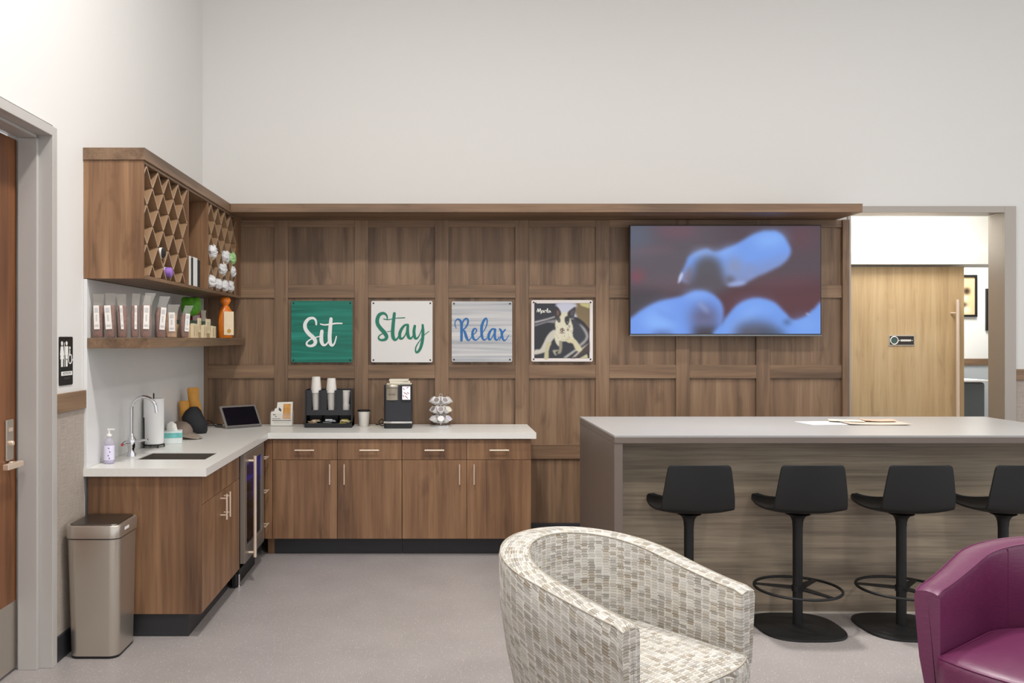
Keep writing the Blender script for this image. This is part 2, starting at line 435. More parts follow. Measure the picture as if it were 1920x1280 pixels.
def inpoly(X, Y, poly):
    r = np.zeros(X.shape, bool); j = len(poly)-1
    for i in range(len(poly)):
        xi, yi = poly[i]; xj, yj = poly[j]
        c = ((yi > Y) != (yj > Y)) & (X < (xj-xi)*(Y-yi)/((yj-yi) if yj != yi else 1e-9)+xi)
        r ^= c; j = i
    return r
def blur(a, k):
    for _ in range(2):
        for ax in (0, 1):
            p = np.concatenate([np.repeat(np.take(a, [0], ax), k, ax), a, np.repeat(np.take(a, [-1], ax), k, ax)], ax)
            s = np.cumsum(p, ax); z = np.zeros_like(np.take(s, [0], ax)); s = np.concatenate([z, s], ax)
            n = a.shape[ax]
            a = (np.take(s, range(2*k+1, 2*k+1+n), ax)-np.take(s, range(0, n), ax))/(2*k+1)
    return a
def smoothp(pts, k=6): return [tuple(p) for p in crom(pts, k, True)]
def lay(img, X, Y, poly, c, k=0, sm=True):
    msk = inpoly(X, Y, smoothp(poly) if sm else poly).astype(float)
    if k: msk = blur(msk, k)
    msk = msk[..., None]; c = np.array(c, float)
    return img*(1-msk)+c*msk
def ell(cx, cy, rx, ry, rot=0, n=20):
    return [(cx+rx*math.cos(t)*math.cos(rot)-ry*math.sin(t)*math.sin(rot), cy+rx*math.cos(t)*math.sin(rot)+ry*math.sin(t)*math.cos(rot)) for t in [2*PI*i/n for i in range(n)]]
def paint_small(seed):
    def f(nx, ny):
        rs = np.random.RandomState(seed); X, Y = np.meshgrid(np.linspace(0, 1, nx), np.linspace(0, 1, ny))
        img = np.ones((ny, nx, 3))*np.array((226, 196, 150.))
        for _ in range(14):
            img = lay(img, X, Y, ell(rs.rand(), rs.rand(), .05+.12*rs.rand(), .05+.12*rs.rand()), ((60, 46, 36), (240, 226, 200), (150, 104, 66))[rs.randint(3)], 1)
        return img
    return f
for k, (px, nm) in enumerate(((6.175, 'framed picture with black frame on the far white wall beside the sliding door edge'), (6.62, 'framed picture half hidden behind the steel doorway jamb on the far wall'))):
    t = thing('framed_picture', nm, 'picture', (px, 9.9985, (2.06, 1.90)[k]))
    build('frame', MB().box(-.17, .17, -.025, 0, .22, .245).box(-.17, .17, -.025, 0, -.245, -.22).box(-.17, -.147, -.025, 0, -.22, .22).box(.147, .17, -.025, 0, -.22, .22).box(-.147, .147, -.008, 0, -.22, .22), BLACK, t, bevel=.002)
    p = pic_canvas('print', .294, .44, 24, 36, paint_small(3+k)); p.parent = t; p.location = (0, -.0085, 0)
t = thing('low_cabinet', 'dark grey low cabinet with white top beyond the sliding door', 'cabinet', (5.93, 9.6, 0))
build('body', MB().box(-.32, .14, -.2, .2, 0, 1.08), mat('dark_blue_grey', (92, 98, 100), .5), t, bevel=.03)
build('top', bx(-.33, .16, -.22, .22, 1.082, 1.105), WHITE, t, bevel=.004)

# ------------------------------------------------------------------ base cabinets
def pull_h(parent, x, y, z, L=.14):
    m = MB().tube([(x-L/2, y-.03, z), (x+L/2, y-.03, z)], .0058, 10)
    for s in (-1, 1): m.tube([(x+s*L*.36, y, z), (x+s*L*.36, y-.03, z)], .0045, 8)
    return build('handle', m, SATIN, parent, smooth=True)
def pull_v(parent, x, y, z, L=.145):
    m = MB().tube([(x, y-.03, z-L/2), (x, y-.03, z+L/2)], .0058, 10)
    for s in (-1, 1): m.tube([(x, y, z+s*L*.36), (x, y-.03, z+s*L*.36)], .0045, 8)
    return build('handle', m, SATIN, parent, smooth=True)
FY = 6.13; CZ = .846; CB = .126
def base_cab(x0, x1, label):
    t = thing('base_cabinet', label, 'cabinet', (x0, FY, 0)); w = x1-x0
    build('body', MB().box(0, w, .021, .585, CB, CZ), CV, t)
    build('toe_kick', bx(0, w, .085, .1, 0, CB), TOE, t)
    h = w/2
    for i in (0, 1):
        d = build('drawer', bx(i*h+.0015, (i+1)*h-.0015, 0, .0205, .695, CZ-.006), CV, t, bevel=.001)
        pull_h(d, i*h+h/2, 0, .765)
        d = build('door', bx(i*h+.0015, (i+1)*h-.0015, 0, .0205, CB+.001, .692), CV, t, bevel=.001)
        pull_v(d, h+(-1, 1)[i]*.052, 0, .593)
    return t
base_cab(-1.164, -.2355, 'brown wood base cabinet below the cup organizer, two drawers over two doors')
base_cab(-.2335, .693, 'brown wood base cabinet below the pod carousel, with exposed right end')
tag(build('corner_filler', MB().box(-1.2195, -1.166, FY+.004, FY+.022, CB, CZ).box(-1.215, -1.166, FY+.088, FY+.1, 0, CB), CV, bevel=.001), 'narrow brown filler panel in the inner corner of the cabinets', 'filler panel')
# left run: faces at x=FX
FX = -1.22
t = thing('sink_cabinet', 'brown wood sink cabinet with paired door pulls beside the trash can', 'cabinet', (LX+.022, 4.46, 0))
w = FX-(LX+.022)
build('body', MB().box(0, w-.021, .019, .30, CB, CZ-.003).box(0, w-.021, .612, .868, CB, CZ-.003).box(0, w-.021, .30, .612, CB, .68), CV, t)
build('end_panel', bx(0, w, 0, .018, CB, CZ-.001), CV, t, bevel=.001)
build('toe_kick', MB().box(.0, w-.075, .03, .045, 0, CB-.001).box(w-.09, w-.075, .045, .868, 0, CB-.001), TOE, t)
d = build('drawer', bx(w-.0205, w, .0195, .868, .695, CZ-.006), CV, t, bevel=.001)
for i in (0, 1):
    y0 = .0195+i*.4245
    d = build('door', bx(w-.0205, w, y0, y0+.423, CB+.001, .692), CV, t, bevel=.001)
    y = .443+(-1, 1)[i]*.04; m = MB().tube([(w+.035, y, .535), (w+.035, y, .70-.02)], .0058, 10)
    for z in (.56, .655): m.tube([(w, y, z), (w+.035, y, z)], .0045, 8)
    build('handle', m, SATIN, d, smooth=True)
# wine fridge
t = thing('wine_fridge', 'stainless steel wine fridge with glass door and blue glow inside', 'fridge', (FX, 5.338, 0))
L = .6
DKS = mat('fridge_steel', (150, 142, 134), .38, .7)
m = MB().box(-.56, -.002, 0, .015, .09, CZ-.008).box(-.56, -.002, L-.015, L, .09, CZ-.008).box(-.56, -.54, .015, L-.015, .09, CZ-.008).box(-.54, -.002, .015, L-.015, .09, .12).box(-.54, -.002, .015, L-.015, CZ-.03, CZ-.008)
build('body', m, BLACKM, t)
build('grille', MB().box(-.05, -.03, .01, L-.01, .0, .085), BLACKM, t)
build('foot', MB().lathe([(.014, 0), (.014, .012), (.007, .014), (.007, .088)], (-.012, .03, 0), 12), CHROME, t, smooth=True)
fs = .062
m = MB().box(0, .032, .003, fs, .155, CZ-.004).box(0, .032, L-fs, L-.003, .155, CZ-.004).box(0, .032, fs, L-fs, .155, .25).box(0, .032, fs, L-fs, CZ-.07, CZ-.004)
dd = build('door', m, DKS, t, bevel=.002)
gm, n_, l_, b_ = newmat('smoked_glass'); b_.inputs['Base Color'].default_value = (.10, .10, .12, 1); b_.inputs['Roughness'].default_value = .03
b_.inputs['Transmission Weight'].default_value = .92; b_.inputs['IOR'].default_value = 1.1; b_.inputs['Specular IOR Level'].default_value = .5
gm2 = newmat('tinted_pane'); n2_ = gm2[1]; l2_ = gm2[2]
tr = n2_.new('ShaderNodeBsdfTransparent'); tr.inputs[0].default_value = (.5, .5, .55, 1); gl = n2_.new('ShaderNodeBsdfGlossy'); gl.inputs['Roughness'].default_value = .05
mx = n2_.new('ShaderNodeMixShader'); mx.inputs[0].default_value = .16; l2_.new(tr.outputs[0], mx.inputs[1]); l2_.new(gl.outputs[0], mx.inputs[2]); l2_.new(mx.outputs[0], n2_['Material Output'].inputs[0])
build('glass', bx(.012, .018, fs, L-fs, .25, CZ-.07), gm2[0], dd)
m = MB().tube([(.072, .115, .17), (.072, .115, .815)], .011, 12)
for z in (.2, .785): m.tube([(.03, .115, z), (.072, .115, z)], .008, 8)
build('handle', m, SATIN, dd, smooth=True)
for z in (.26, .38, .5, .62): build('shelf', MB().box(-.5, -.01, .017, L-.017, z, z+.006).box(-.012, -.004, .017, L-.017, z-.008, z+.014), mat('shelf_steel', (120, 112, 104), .4, .6), t)
build('light_strip', bx(-.3, -.02, .1, L-.1, CZ-.04, CZ-.032), mat('blue_light', (40, 30, 255), .5, emis=(50, 40, 255), es=14), t)
build('light_strip', bx(-.03, -.02, L-.03, L-.022, .45, CZ-.05), MATS['blue_light'], t)
build('control_panel', bx(-.02, -.006, .08, .3, CZ-.11, CZ-.06), mat('pale_panel', (170, 175, 190), .4, emis=(120, 130, 220), es=.4), t)
# bottles inside
t0 = None
for k, (y, z) in enumerate(((5.47, .275), (5.60, .275), (5.73, .275), (5.50, .395), (5.68, .395))):
    b = build('wine_bottle', MB().lathe([(.0, -.3), (.036, -.3), (.038, -.28), (.038, -.12), (.015, -.06), (.014, -.0), (.0, .0)], (0, 0, 0), 16, axis='x', cap=False), mat('green_bottle_glass', (40, 52, 34), .15), None, (FX-.03, y, z+.031), smooth=True)
    tag(b, ('dark wine bottle, nearest of three on the lowest fridge shelf', 'dark wine bottle in the middle of the lowest fridge shelf', 'dark wine bottle, farthest of three on the lowest fridge shelf', 'dark wine bottle on the second fridge shelf, nearer one', 'dark wine bottle on the second fridge shelf, farther one')[k], 'bottle', 'bottles in the wine fridge')
# narrow drawer stack
t = thing('drawer_cabinet', 'narrow brown three drawer stack between the wine fridge and inner corner', 'cabinet', (FX, 5.945, 0))
build('body', bx(-.5, -.021, 0, .18, CB, CZ-.003), CV, t); build('toe_kick', bx(-.09, -.075, 0, .18, 0, CB-.001), TOE, t)
for z0, z1 in ((.605, CZ-.006), (.367, .602), (.128, .364)):
    d = build('drawer', bx(-.0205, 0, .002, .178, z0, z1), CV, t, bevel=.001)
    z = (z0+z1)/2; m = MB().tube([(.033, .03, z), (.033, .15, z)], .0058, 10)
    for y in (.05, .13): m.tube([(0, y, z), (.033, y, z)], .0045, 8)
    build('handle', m, SATIN, d, smooth=True)
# L shaped countertop with sink cut-out
SX0, SX1, SY0, SY1 = -1.672, -1.284, 4.77, 5.06
CT0, CT1 = .8475, .89
m = MB()
cx0, cx1, cy0 = LX+.001, -1.19, 4.444
pts_out = [(cx0, cy0), (cx1, cy0), (cx1, 6.105), (.727, 6.105), (.727, 6.7135), (cx0, 6.7135)]
for a in ((cx0, SX0, cy0, 6.7135), (SX1, cx1, cy0, 6.7135), (SX0, SX1, cy0, SY0), (SX0, SX1, SY1, 6.7135), (cx1, .727, 6.105, 6.7135)):
    m.box(a[0], a[1], a[2], a[3], CT0, CT1)
tag(build('countertop', m, QUARTZ), 'white quartz L-shaped countertop over the brown base cabinets', 'countertop')
m = MB(); zt = CT1-.005; zb = .69; th = .003
x0, x1, y0, y1 = SX0+.0006, SX1-.0006, SY0+.0006, SY1-.0006
m.box(x0, x1, y0, y1, zb, zb+th).box(x0, x0+th, y0, y1, zb, zt).box(x1-th, x1, y0, y1, zb, zt).box(x0, x1, y0, y0+th, zb, zt).box(x0, x1, y1-th, y1, zb, zt)
s = build('sink', m, mat('sink_steel', (116, 108, 100), .42, .6)); tag(s, 'small undermount stainless steel sink set in the white countertop', 'sink')
build('drain', MB().lathe([(.03, 0), (.03, .002), (.02, .003)], (-1.478, 4.915, zb+th), 20), CHROME, s, smooth=True)
# faucet
t = thing('faucet', 'chrome gooseneck faucet behind the sink', 'faucet', (-1.742, 4.905, CT1))
build('base', MB().lathe([(.024, 0), (.022, .015), (.017, .04), (.022, .055), (.026, .075), (.024, .1), (.013, .115), (.011, .13)], n=24), CHROME, t, smooth=True)
R = .07; pts = [(0, 0, .12), (0, 0, .27)]+[(R-R*math.cos(a), 0, .27+R*math.sin(a)) for a in [PI*k/14 for k in range(1, 14)]]+[(2*R, 0, .268), (2*R+.004, 0, .25)]
build('spout', MB().tube(pts, .0095, 14), CHROME, t, smooth=True)
h = build('lever', MB().tube([(.02, -.005, .085), (.045, -.01, .09), (.10, -.02, .098)], [.009, .008, .005], 10), CHROME, t, smooth=True)
build('lever', MB().tube([(-.005, -.022, .08), (-.02, -.05, .085), (-.028, -.062, .075)], [.009, .009, .011], 10), CHROME, t, smooth=True)
build('indicator', MB().ball((-.03, -.066, .073), .008, 10, 6), mat('red_dot', (190, 60, 50), .4), t, smooth=True)
# ------------------------------------------------------------------ upper cabinet with lattice
UX = -1.522; UZ0 = 1.879; UZ1 = 2.4975
ux0 = LX+.001
t = thing('wall_cabinet', 'brown wall cabinet with open diamond lattice compartments above the shelf', 'cabinet', (0, 0, 0))
INT = WV
build('end_panel', bx(ux0, UX, 4.457, 4.475, UZ0, UZ1-.0005), CV, t, bevel=.001)
build('bottom_panel', bx(ux0, UX, 4.4755, 6.70, UZ0, UZ0+.019), WY, t, bevel=.001)
build('top_panel', bx(ux0, UX, 4.4755, 6.70, UZ1-.016, UZ1-.0005), WY, t, bevel=.001)
build('back_panel', bx(ux0, ux0+.006, 4.4755, 6.70, UZ0+.0195, UZ1-.0165), CV, t)
for y in (5.262, 5.722): build('divider', bx(ux0+.0065, UX, y, y+.019, UZ0+.0195, UZ1-.0165), CV, t)
build('side_filler', bx(ux0+.0065, UX, 6.535, 6.70, UZ0+.0195, UZ1-.0165), CV, t)
def lattice(y0, y1, first, z0=UZ0+.0195, z1=UZ1-.0165, p=.1835, th=.011):
    """crossed diagonal boards clipped to the compartment; kept as one egg-crate part"""
    m = MB(); xa, xb = ux0+.007, UX-.002; hz = .104*2; sl = hz/p
    def clip(ya, sgn):
        # line z = z1 - sl*|..|: passes through (ya, z1) going down in direction sgn
        q0 = (ya, z1); q1 = (ya+sgn*(z1-z0)/sl, z0)
        def at(y): return z1-(y-ya)*sgn*sl
        a, b = q0, q1
        if a[0] < y0: a = (y0, at(y0))
        if a[0] > y1: a = (y1, at(y1))
        if b[0] < y0: b = (y0, at(y0))
        if b[0] > y1: b = (y1, at(y1))
        if abs(a[1]-b[1]) < 1e-3 or not (z0-1e-6 <= a[1] <= z1+1e-6) or not (z0-1e-6 <= b[1] <= z1+1e-6): return
        d = Vector((b[0]-a[0], b[1]-a[1])); d.normalize(); nx = Vector((-d.y, d.x))*th/2
        pl = [(a[0]+nx.x, a[1]+nx.y), (b[0]+nx.x, b[1]+nx.y), (b[0]-nx.x, b[1]-nx.y), (a[0]-nx.x, a[1]-nx.y)]
        pl = [(min(max(u, y0), y1), min(max(v, z0), z1)) for u, v in pl]
        m.prism(pl, xa, xb-.001, 'yz'); m.prism(pl, xb-.0009, xb, 'yz', 1)
    for k in range(-6, 12):
        ya = first+k*p
        for s_ in (-1, 1): clip(ya, s_)
    return m
build('lattice', lattice(4.4765, 5.261, 4.518), [LAT, LATE], t); build('lattice', lattice(5.742, 6.534, 5.82), [LAT, LATE], t)
build('fascia', bx(ux0, -1.512, 4.45, 6.7455, UZ1+.0005, 2.562), WY, t, bevel=.0015)
# floating shelf
sh = build('floating_shelf', bx(LX+.0205, -1.49, 4.457, 6.713, 1.515, 1.569), WY, bevel=.0015); tag(sh, 'thick brown floating shelf holding treat bags under the lattice cabinet', 'shelf')
SHZ = 1.5695
# ------------------------------------------------------------------ trash can
def rrect(x0, x1, y0, y1, r, n=6):
    o = []
    for cx, cy, a0 in ((x1-r, y1-r, 0), (x0+r, y1-r, PI/2), (x0+r, y0+r, PI), (x1-r, y0+r, 1.5*PI)):
        for k in range(n+1):
            a = a0+PI/2*k/n; o.append((cx+r*math.cos(a), cy+r*math.sin(a)))
    return o
def rloft(mb, spec, mi=0, cap=True):
    """spec: (x0,x1,y0,y1,r,z)"""
    return mb.loft([[(x, y, s[5]) for x, y in rrect(*s[:5])] for s in spec], mi, cap)
t = thing('trash_can', 'tall brushed steel trash can with flat lid beside the brown sink cabinet', 'trash can', (-1.672, 4.295, 0))
TR = .045
build('base_ring', rloft(MB(), [(-.118, .118, -.122, .135, TR, 0), (-.12, .12, -.124, .137, TR, .012)]), BLACK, t, smooth=True)
build('body', rloft(MB(), [(-.119, .119, -.123, .136, TR, .0125), (-.131, .129, -.138, .145, TR, .585)]), STEEL, t, smooth=True)
build('seam', rloft(MB(), [(-.129, .127, -.136, .143, TR, .5855), (-.129, .127, -.136, .143, TR, .5905)]), BLACK, t, smooth=True)
lid = build('lid', rloft(MB(), [(-.135, .133, -.142, .149, TR, .591), (-.137, .135, -.144, .151, TR, .645), (-.133, .131, -.140, .148, TR, .653)], cap=True), STEEL, t, smooth=True)
build('lid_panel', rloft(MB(), [(-.12, .118, -.126, .135, .03, .6535), (-.118, .116, -.124, .133, .03, .658)]), mat('dark_steel', (120, 114, 108), .35, 1), lid, smooth=True)
build('sensor', MB().box(.1335, .1365, -.06, -.005, .617, .631), mat('sensor_white', (235, 235, 235), .3), lid, bevel=.006)
# restroom sign
t = thing('restroom_sign', 'black restroom sign with white figures on the wall by the grey door frame', 'sign', (LX+.0005, 4.24, 1.455), PI/2)
# after the quarter turn local x runs along the wall's depth and local -y points into the room
build('plate', MB().prism(rrect(-.077, .077, -.12, .12, .008, 4), -.004, 0, 'xz'), mat('sign_black', (22, 22, 24), .35), t)
m = MB(); yf, yb = -.0055, -.0042
def disc(m, x, z, r): m.prism([(x+r*math.cos(2*PI*k/16), z+r*math.sin(2*PI*k/16)) for k in range(16)], yf, yb, 'xz')
def pl(m, p): m.prism(p, yf, yb, 'xz')
for cx, dress in ((-.05, True), (.002, False)):
    disc(m, cx, .087, .0105)
    if dress: pl(m, [(cx-.012, .073), (cx+.012, .073), (cx+.021, .03), (cx+.016, .028), (cx+.019, .01), (cx-.019, .01), (cx-.016, .028), (cx-.021, .03)])
    else: pl(m, [(cx-.017, .073), (cx+.017, .073), (cx+.018, .03), (cx+.013, .03), (cx+.012, .005), (cx-.012, .005), (cx-.013, .03), (cx-.018, .03)])
    for s in (-1, 1): m.box(cx+(-.0105 if s < 0 else .0015), cx+(-.0015 if s < 0 else .0105), yf, yb, -.028, .0102)
m.box(-.0255, -.0225, yf, yb, -.028, .092)
disc(m, .04, .064, .007)
m2 = [(.04, .052, .007), (.041, .03, .007), (.056, .028, .006), (.062, .004, .006), (.069, .004, .006)]
stroke(m, m2, .006, yf, yb, 4)
stroke(m, [(.036, .034, .005), (.026, .018, .005), (.026, -.002, .005), (.04, -.014, .005), (.056, -.009, .005), (.062, .004, .005)], .005, yf, yb, 5)
build('pictogram', m, WHITE, t)
build('text_strip', MB().box(-.058, .066, yf, yb, -.072, -.052), WHITE, t)
text('lettering', 'RESTROOM', .018, BLACK, t, (.004, -.0056, -.062), (PI/2, 0, 0), .0002)
m = MB()
for k in range(9): m.ball((-.02+k*.007, -.0044, -.084-(k % 2)*.005), .0014, 6, 4)
build('braille', m, mat('braille_grey', (120, 118, 112), .4), t)

# ------------------------------------------------------------------ television
def paint_tv(nx, ny):
    X, Y = np.meshgrid(np.linspace(100, 1820, nx), np.linspace(110, 1090, ny))
    img = np.ones((ny, nx, 3))*np.array((74, 64, 74.))
    L = lambda p, c, k=1, sm=True: lay(img, X, Y, p, c, k, sm)
    img = L([(900, 110), (1900, 110), (1900, 700), (900, 650)], (66, 50, 60), 20, False)
    img = L([(0, 700), (1900, 640), (1900, 1200), (0, 1200)], (58, 34, 44), 10, False)
    img = L([(900, 700), (1900, 600), (1900, 1000), (900, 1000)], (72, 26, 36), 12, False)
    img = L([(100, 130), (250, 120), (300, 300), (100, 330)], (76, 82, 100), 14)
    img = L(ell(520, 160, 200, 30), (112, 62, 78), 8); img = L(ell(160, 570, 60, 45), (128, 44, 60), 7)
    img = L(ell(1650, 220, 130, 90), (88, 50, 62), 12); img = L(ell(300, 330, 220, 14, -.1), (104, 74, 84), 5); img = L(ell(1500, 620, 300, 25, -.05), (92, 44, 56), 8)
    img = L(ell(450, 640, 250, 30), (92, 66, 76), 8); img = L([(100, 720), (420, 730), (300, 830), (100, 930)], (48, 42, 50), 8)
    body = [(560, 600), (600, 450), (640, 375), (780, 320), (880, 345), (1060, 270), (1200, 190), (1330, 152), (1440, 165), (1520, 250), (1555, 350), (1490, 450), (1350, 530), (1210, 590), (1110, 650), (980, 655), (900, 640), (740, 640)]
    base = img.copy()
    img = L(body, (100, 140, 214), 2)
    shade = lay(base, X, Y, body, (112, 124, 168), 2)
    w = np.clip((Y-380+(X-1300)*.25)/190, 0, 1)[..., None]; img = img*(1-w)+shade*w
    img = L(ell(1360, 235, 150, 50, -.1), (122, 166, 232), 8); img = L(ell(770, 360, 110, 24), (150, 178, 228), 6); img = L(ell(960, 340, 110, 24, -.4), (126, 164, 228), 6)
    img = L([(560, 600), (585, 540), (640, 470), (660, 560), (650, 640)], (112, 104, 130), 3)
    img = L(ell(800, 530, 138, 150), (68, 66, 76), 6); img = L([(680, 560), (920, 560), (960, 700), (640, 700)], (68, 60, 70), 6)
    img = L(ell(552, 580, 13, 55, .35), (176, 186, 220), 1)
    img = L(ell(1040, 480, 70, 80), (118, 128, 160), 7); img = L(ell(1000, 600, 45, 35), (86, 84, 104), 3); img = L(ell(1060, 636, 85, 15, -.15), (140, 160, 208), 2); img = L(ell(1180, 520, 40, 70), (112, 130, 180), 4)
    b2 = [(60, 980), (100, 945), (220, 860), (350, 795), (560, 745), (700, 695), (830, 720), (920, 800), (945, 900), (930, 1000), (900, 1120), (60, 1120)]
    img = L(b2, (96, 136, 214), 2); img = L(ell(330, 900, 170, 40, -.5), (118, 162, 232), 10); img = L(ell(700, 740, 130, 26), (120, 160, 228), 6)
    img = L(ell(420, 930, 110, 12, .5), (84, 118, 196), 4); img = L(ell(370, 1010, 150, 60, .2), (122, 166, 232), 8); img = L(ell(390, 1090, 90, 25), (70, 92, 150), 5)
    img = L(ell(770, 940, 130, 110), (78, 78, 112), 9); img = L(ell(760, 850, 70, 18, .8), (126, 140, 186), 3); img = L(ell(780, 1060, 130, 40), (44, 34, 44), 6); img = L(ell(770, 980, 80, 18), (96, 96, 136), 4)
    b3 = [(915, 1120), (930, 1000), (970, 930), (1060, 830), (1150, 780), (1260, 762), (1400, 800), (1500, 890), (1570, 960), (1680, 930), (1760, 860), (1850, 800), (1900, 1120)]
    img = L(b3, (96, 138, 214), 2); img = L(ell(1230, 860, 170, 50), (112, 154, 226), 10); img = L(ell(1100, 980, 160, 24, -.6), (124, 166, 234), 6)
    img = L(ell(1230, 1060, 190, 75), (66, 66, 84), 8); img = L(ell(1380, 1090, 120, 30), (44, 60, 84), 6); img = L(ell(1520, 985, 38, 22), (58, 78, 120), 3); img = L(ell(1690, 1010, 130, 50), (108, 154, 224), 10)
    img = L(ell(1705, 912, 22, 6, .5), (150, 170, 210), 1)
    return img
t = thing('television', 'large flat wall television showing white puppies on a red blanket', 'television', (2.255, 6.64, 2.013))
tw, th_ = 1.488, .862
build('casing', MB().box(-tw/2, tw/2, -.022, .012, -th_/2, th_/2).box(-.5, .5, .012, .045, -.35, .2), BLACK, t, bevel=.003)
build('bezel', MB().box(-tw/2, tw/2, -.0265, -.0222, -th_/2, -th_/2+.012), mat('bezel_silver', (120, 122, 124), .3, .8), t, bevel=.001)
p = pic_canvas('screen', tw-.016, th_-.026, 260, 148, paint_tv, .95, .25); p.parent = t; p.location = (0, -.0242, .006)
build('wall_bracket', bx(-.2, .2, .045, .0755, -.2, .2), BLACKM, t)

# ------------------------------------------------------------------ four square plaques
SS = 1/238.8          # metres per photo pixel at the plaques
def plaque(name, label, x, z, face, w=.482):
    t = thing(name, label, 'sign', (x, 6.706, z))
    build('board', MB().prism(rrect(-w/2, w/2, -w/2, w/2, .012, 4), -.004, 0, 'xz'), face, t)
    for sx in (-1, 1):
        for sz in (-1, 1):
            build('screw', MB().lathe([(.0065, .0), (.0065, -.003), (.004, -.005)], (sx*(w/2-.018), -.0041, sz*(w/2-.018)), 12, axis='y').lathe([(.004, 0), (.004, .0272)], (sx*(w/2-.018), .0001, sz*(w/2-.018)), 8, axis='y'), mat('dark_screw', (34, 32, 30), .4), t)
    return t
def streaks(name, c1, c2, c3, sx=1.2, sz=26):
    m_, n, l, b = newmat(name); tc = n.new('ShaderNodeTexCoord')
    x = n.new('ShaderNodeTexNoise'); x.inputs['Scale'].default_value = 1; x.inputs['Detail'].default_value = 5; x.inputs['Distortion'].default_value = .4
    l.new(vmath(n, l, 'MULTIPLY', tc.outputs['Object'], (sx, 1, sz)), x.inputs['Vector'])
    l.new(ramp(n, l, x.outputs['Fac'], [(.3, c1), (.5, c2), (.7, c3)]), b.inputs['Base Color']); b.inputs['Roughness'].default_value = .35
    return m_
GREEN = streaks('green_brushed_paint', (0, 92, 78), (6, 116, 98), (34, 142, 124))
def word(t, strokes, sc, ox, oz, cx, cz, mtl, name='lettering', w=30, z0=-.0062, z1=-.0042):
    m = MB()
    for st in strokes:
        P = [((p[0]/sc+ox-cx)*SS, -(p[1]/sc+oz-cz)*SS, (p[2] if len(p) > 2 else w)/sc*SS*(1.25 if sc > 9 else 1.05)) for p in st]
        stroke(m, P, .01, z0, z1, 8)
    return build(name, m, mtl, t, fix=False)
SCL = 6.62
t = plaque('sit_sign', 'green square plaque with the word Sit in white script', (603.5-815)*SS, H+(633-621.5)*SS, GREEN)
word(t, [[(417, 352, 20), (410, 300, 24), (375, 272, 30), (320, 285, 36), (280, 340, 42), (283, 405, 44), (325, 465, 46), (375, 510, 46), (405, 555, 44), (395, 598, 38), (350, 618, 30), (305, 608, 24), (300, 575, 20), (340, 540, 16), (400, 515, 14), (460, 500, 12)],
         [(487, 435, 40), (480, 500, 44), (482, 560, 44), (500, 600, 36), (530, 605, 24), (560, 575, 16), (572, 540, 14)],
         [(600, 282, 38), (590, 390, 44), (583, 500, 46), (590, 580, 42), (615, 612, 28), (645, 580, 18), (667, 500, 14)],
         [(468, 345, 14), (520, 356, 18), (600, 348, 20), (660, 338, 18), (735, 338, 16)]], SCL, 530, 555, 603.5, 621.5, mat('white_letter', (236, 238, 236), .4))
t = plaque('stay_sign', 'white square plaque with the word Stay in green script', (753.5-815)*SS, H+(633-621.5)*SS, mat('plaque_white', (226, 223, 220), .35))
word(t, [[(1300, 285, 14), (1290, 238, 22), (1250, 212, 32), (1200, 232, 40), (1175, 290, 44), (1182, 350, 44), (1220, 405, 46), (1262, 450, 46), (1290, 500, 42), (1275, 535, 34), (1225, 545, 26), (1192, 525, 20), (1200, 490, 14), (1250, 460, 9)],
         [(1300, 440, 8), (1350, 434, 8)],
         [(1387, 215, 34), (1375, 320, 40), (1366, 430, 42), (1370, 505, 42), (1392, 540, 32), (1420, 530, 20), (1448, 480, 14)],
         [(1555, 355, 24), (1515, 362, 26), (1475, 410, 34), (1453, 470, 36), (1460, 522, 32), (1492, 520, 20), (1525, 475, 14), (1553, 385, 14)],
         [(1555, 360, 28), (1550, 440, 38), (1562, 505, 36), (1590, 525, 24), (1618, 490, 14), (1632, 440, 12)],
         [(1640, 370, 30), (1630, 440, 36), (1640, 510, 34), (1665, 525, 22), (1700, 480, 12), (1735, 390, 12)],
         [(1738, 358, 26), (1742, 440, 34), (1735, 550, 36), (1712, 640, 34), (1680, 690, 28), (1653, 690, 20), (1655, 630, 14), (1700, 555, 10), (1750, 490, 8), (1815, 436, 7)],
         [(1255, 283, 12), (1310, 292, 10), (1400, 274, 9), (1515, 268, 12)]], SCL, 530, 555, 753.5, 621.5, mat('green_letter', (22, 120, 96), .4))
t = plaque('relax_sign', 'grey white wood-look square plaque with the word Relax in blue script', (903.7-815)*SS, H+(633-621.5)*SS, streaks('whitewashed_boards', (150, 154, 162), (190, 190, 192), (216, 213, 210), .8, 30), .475)
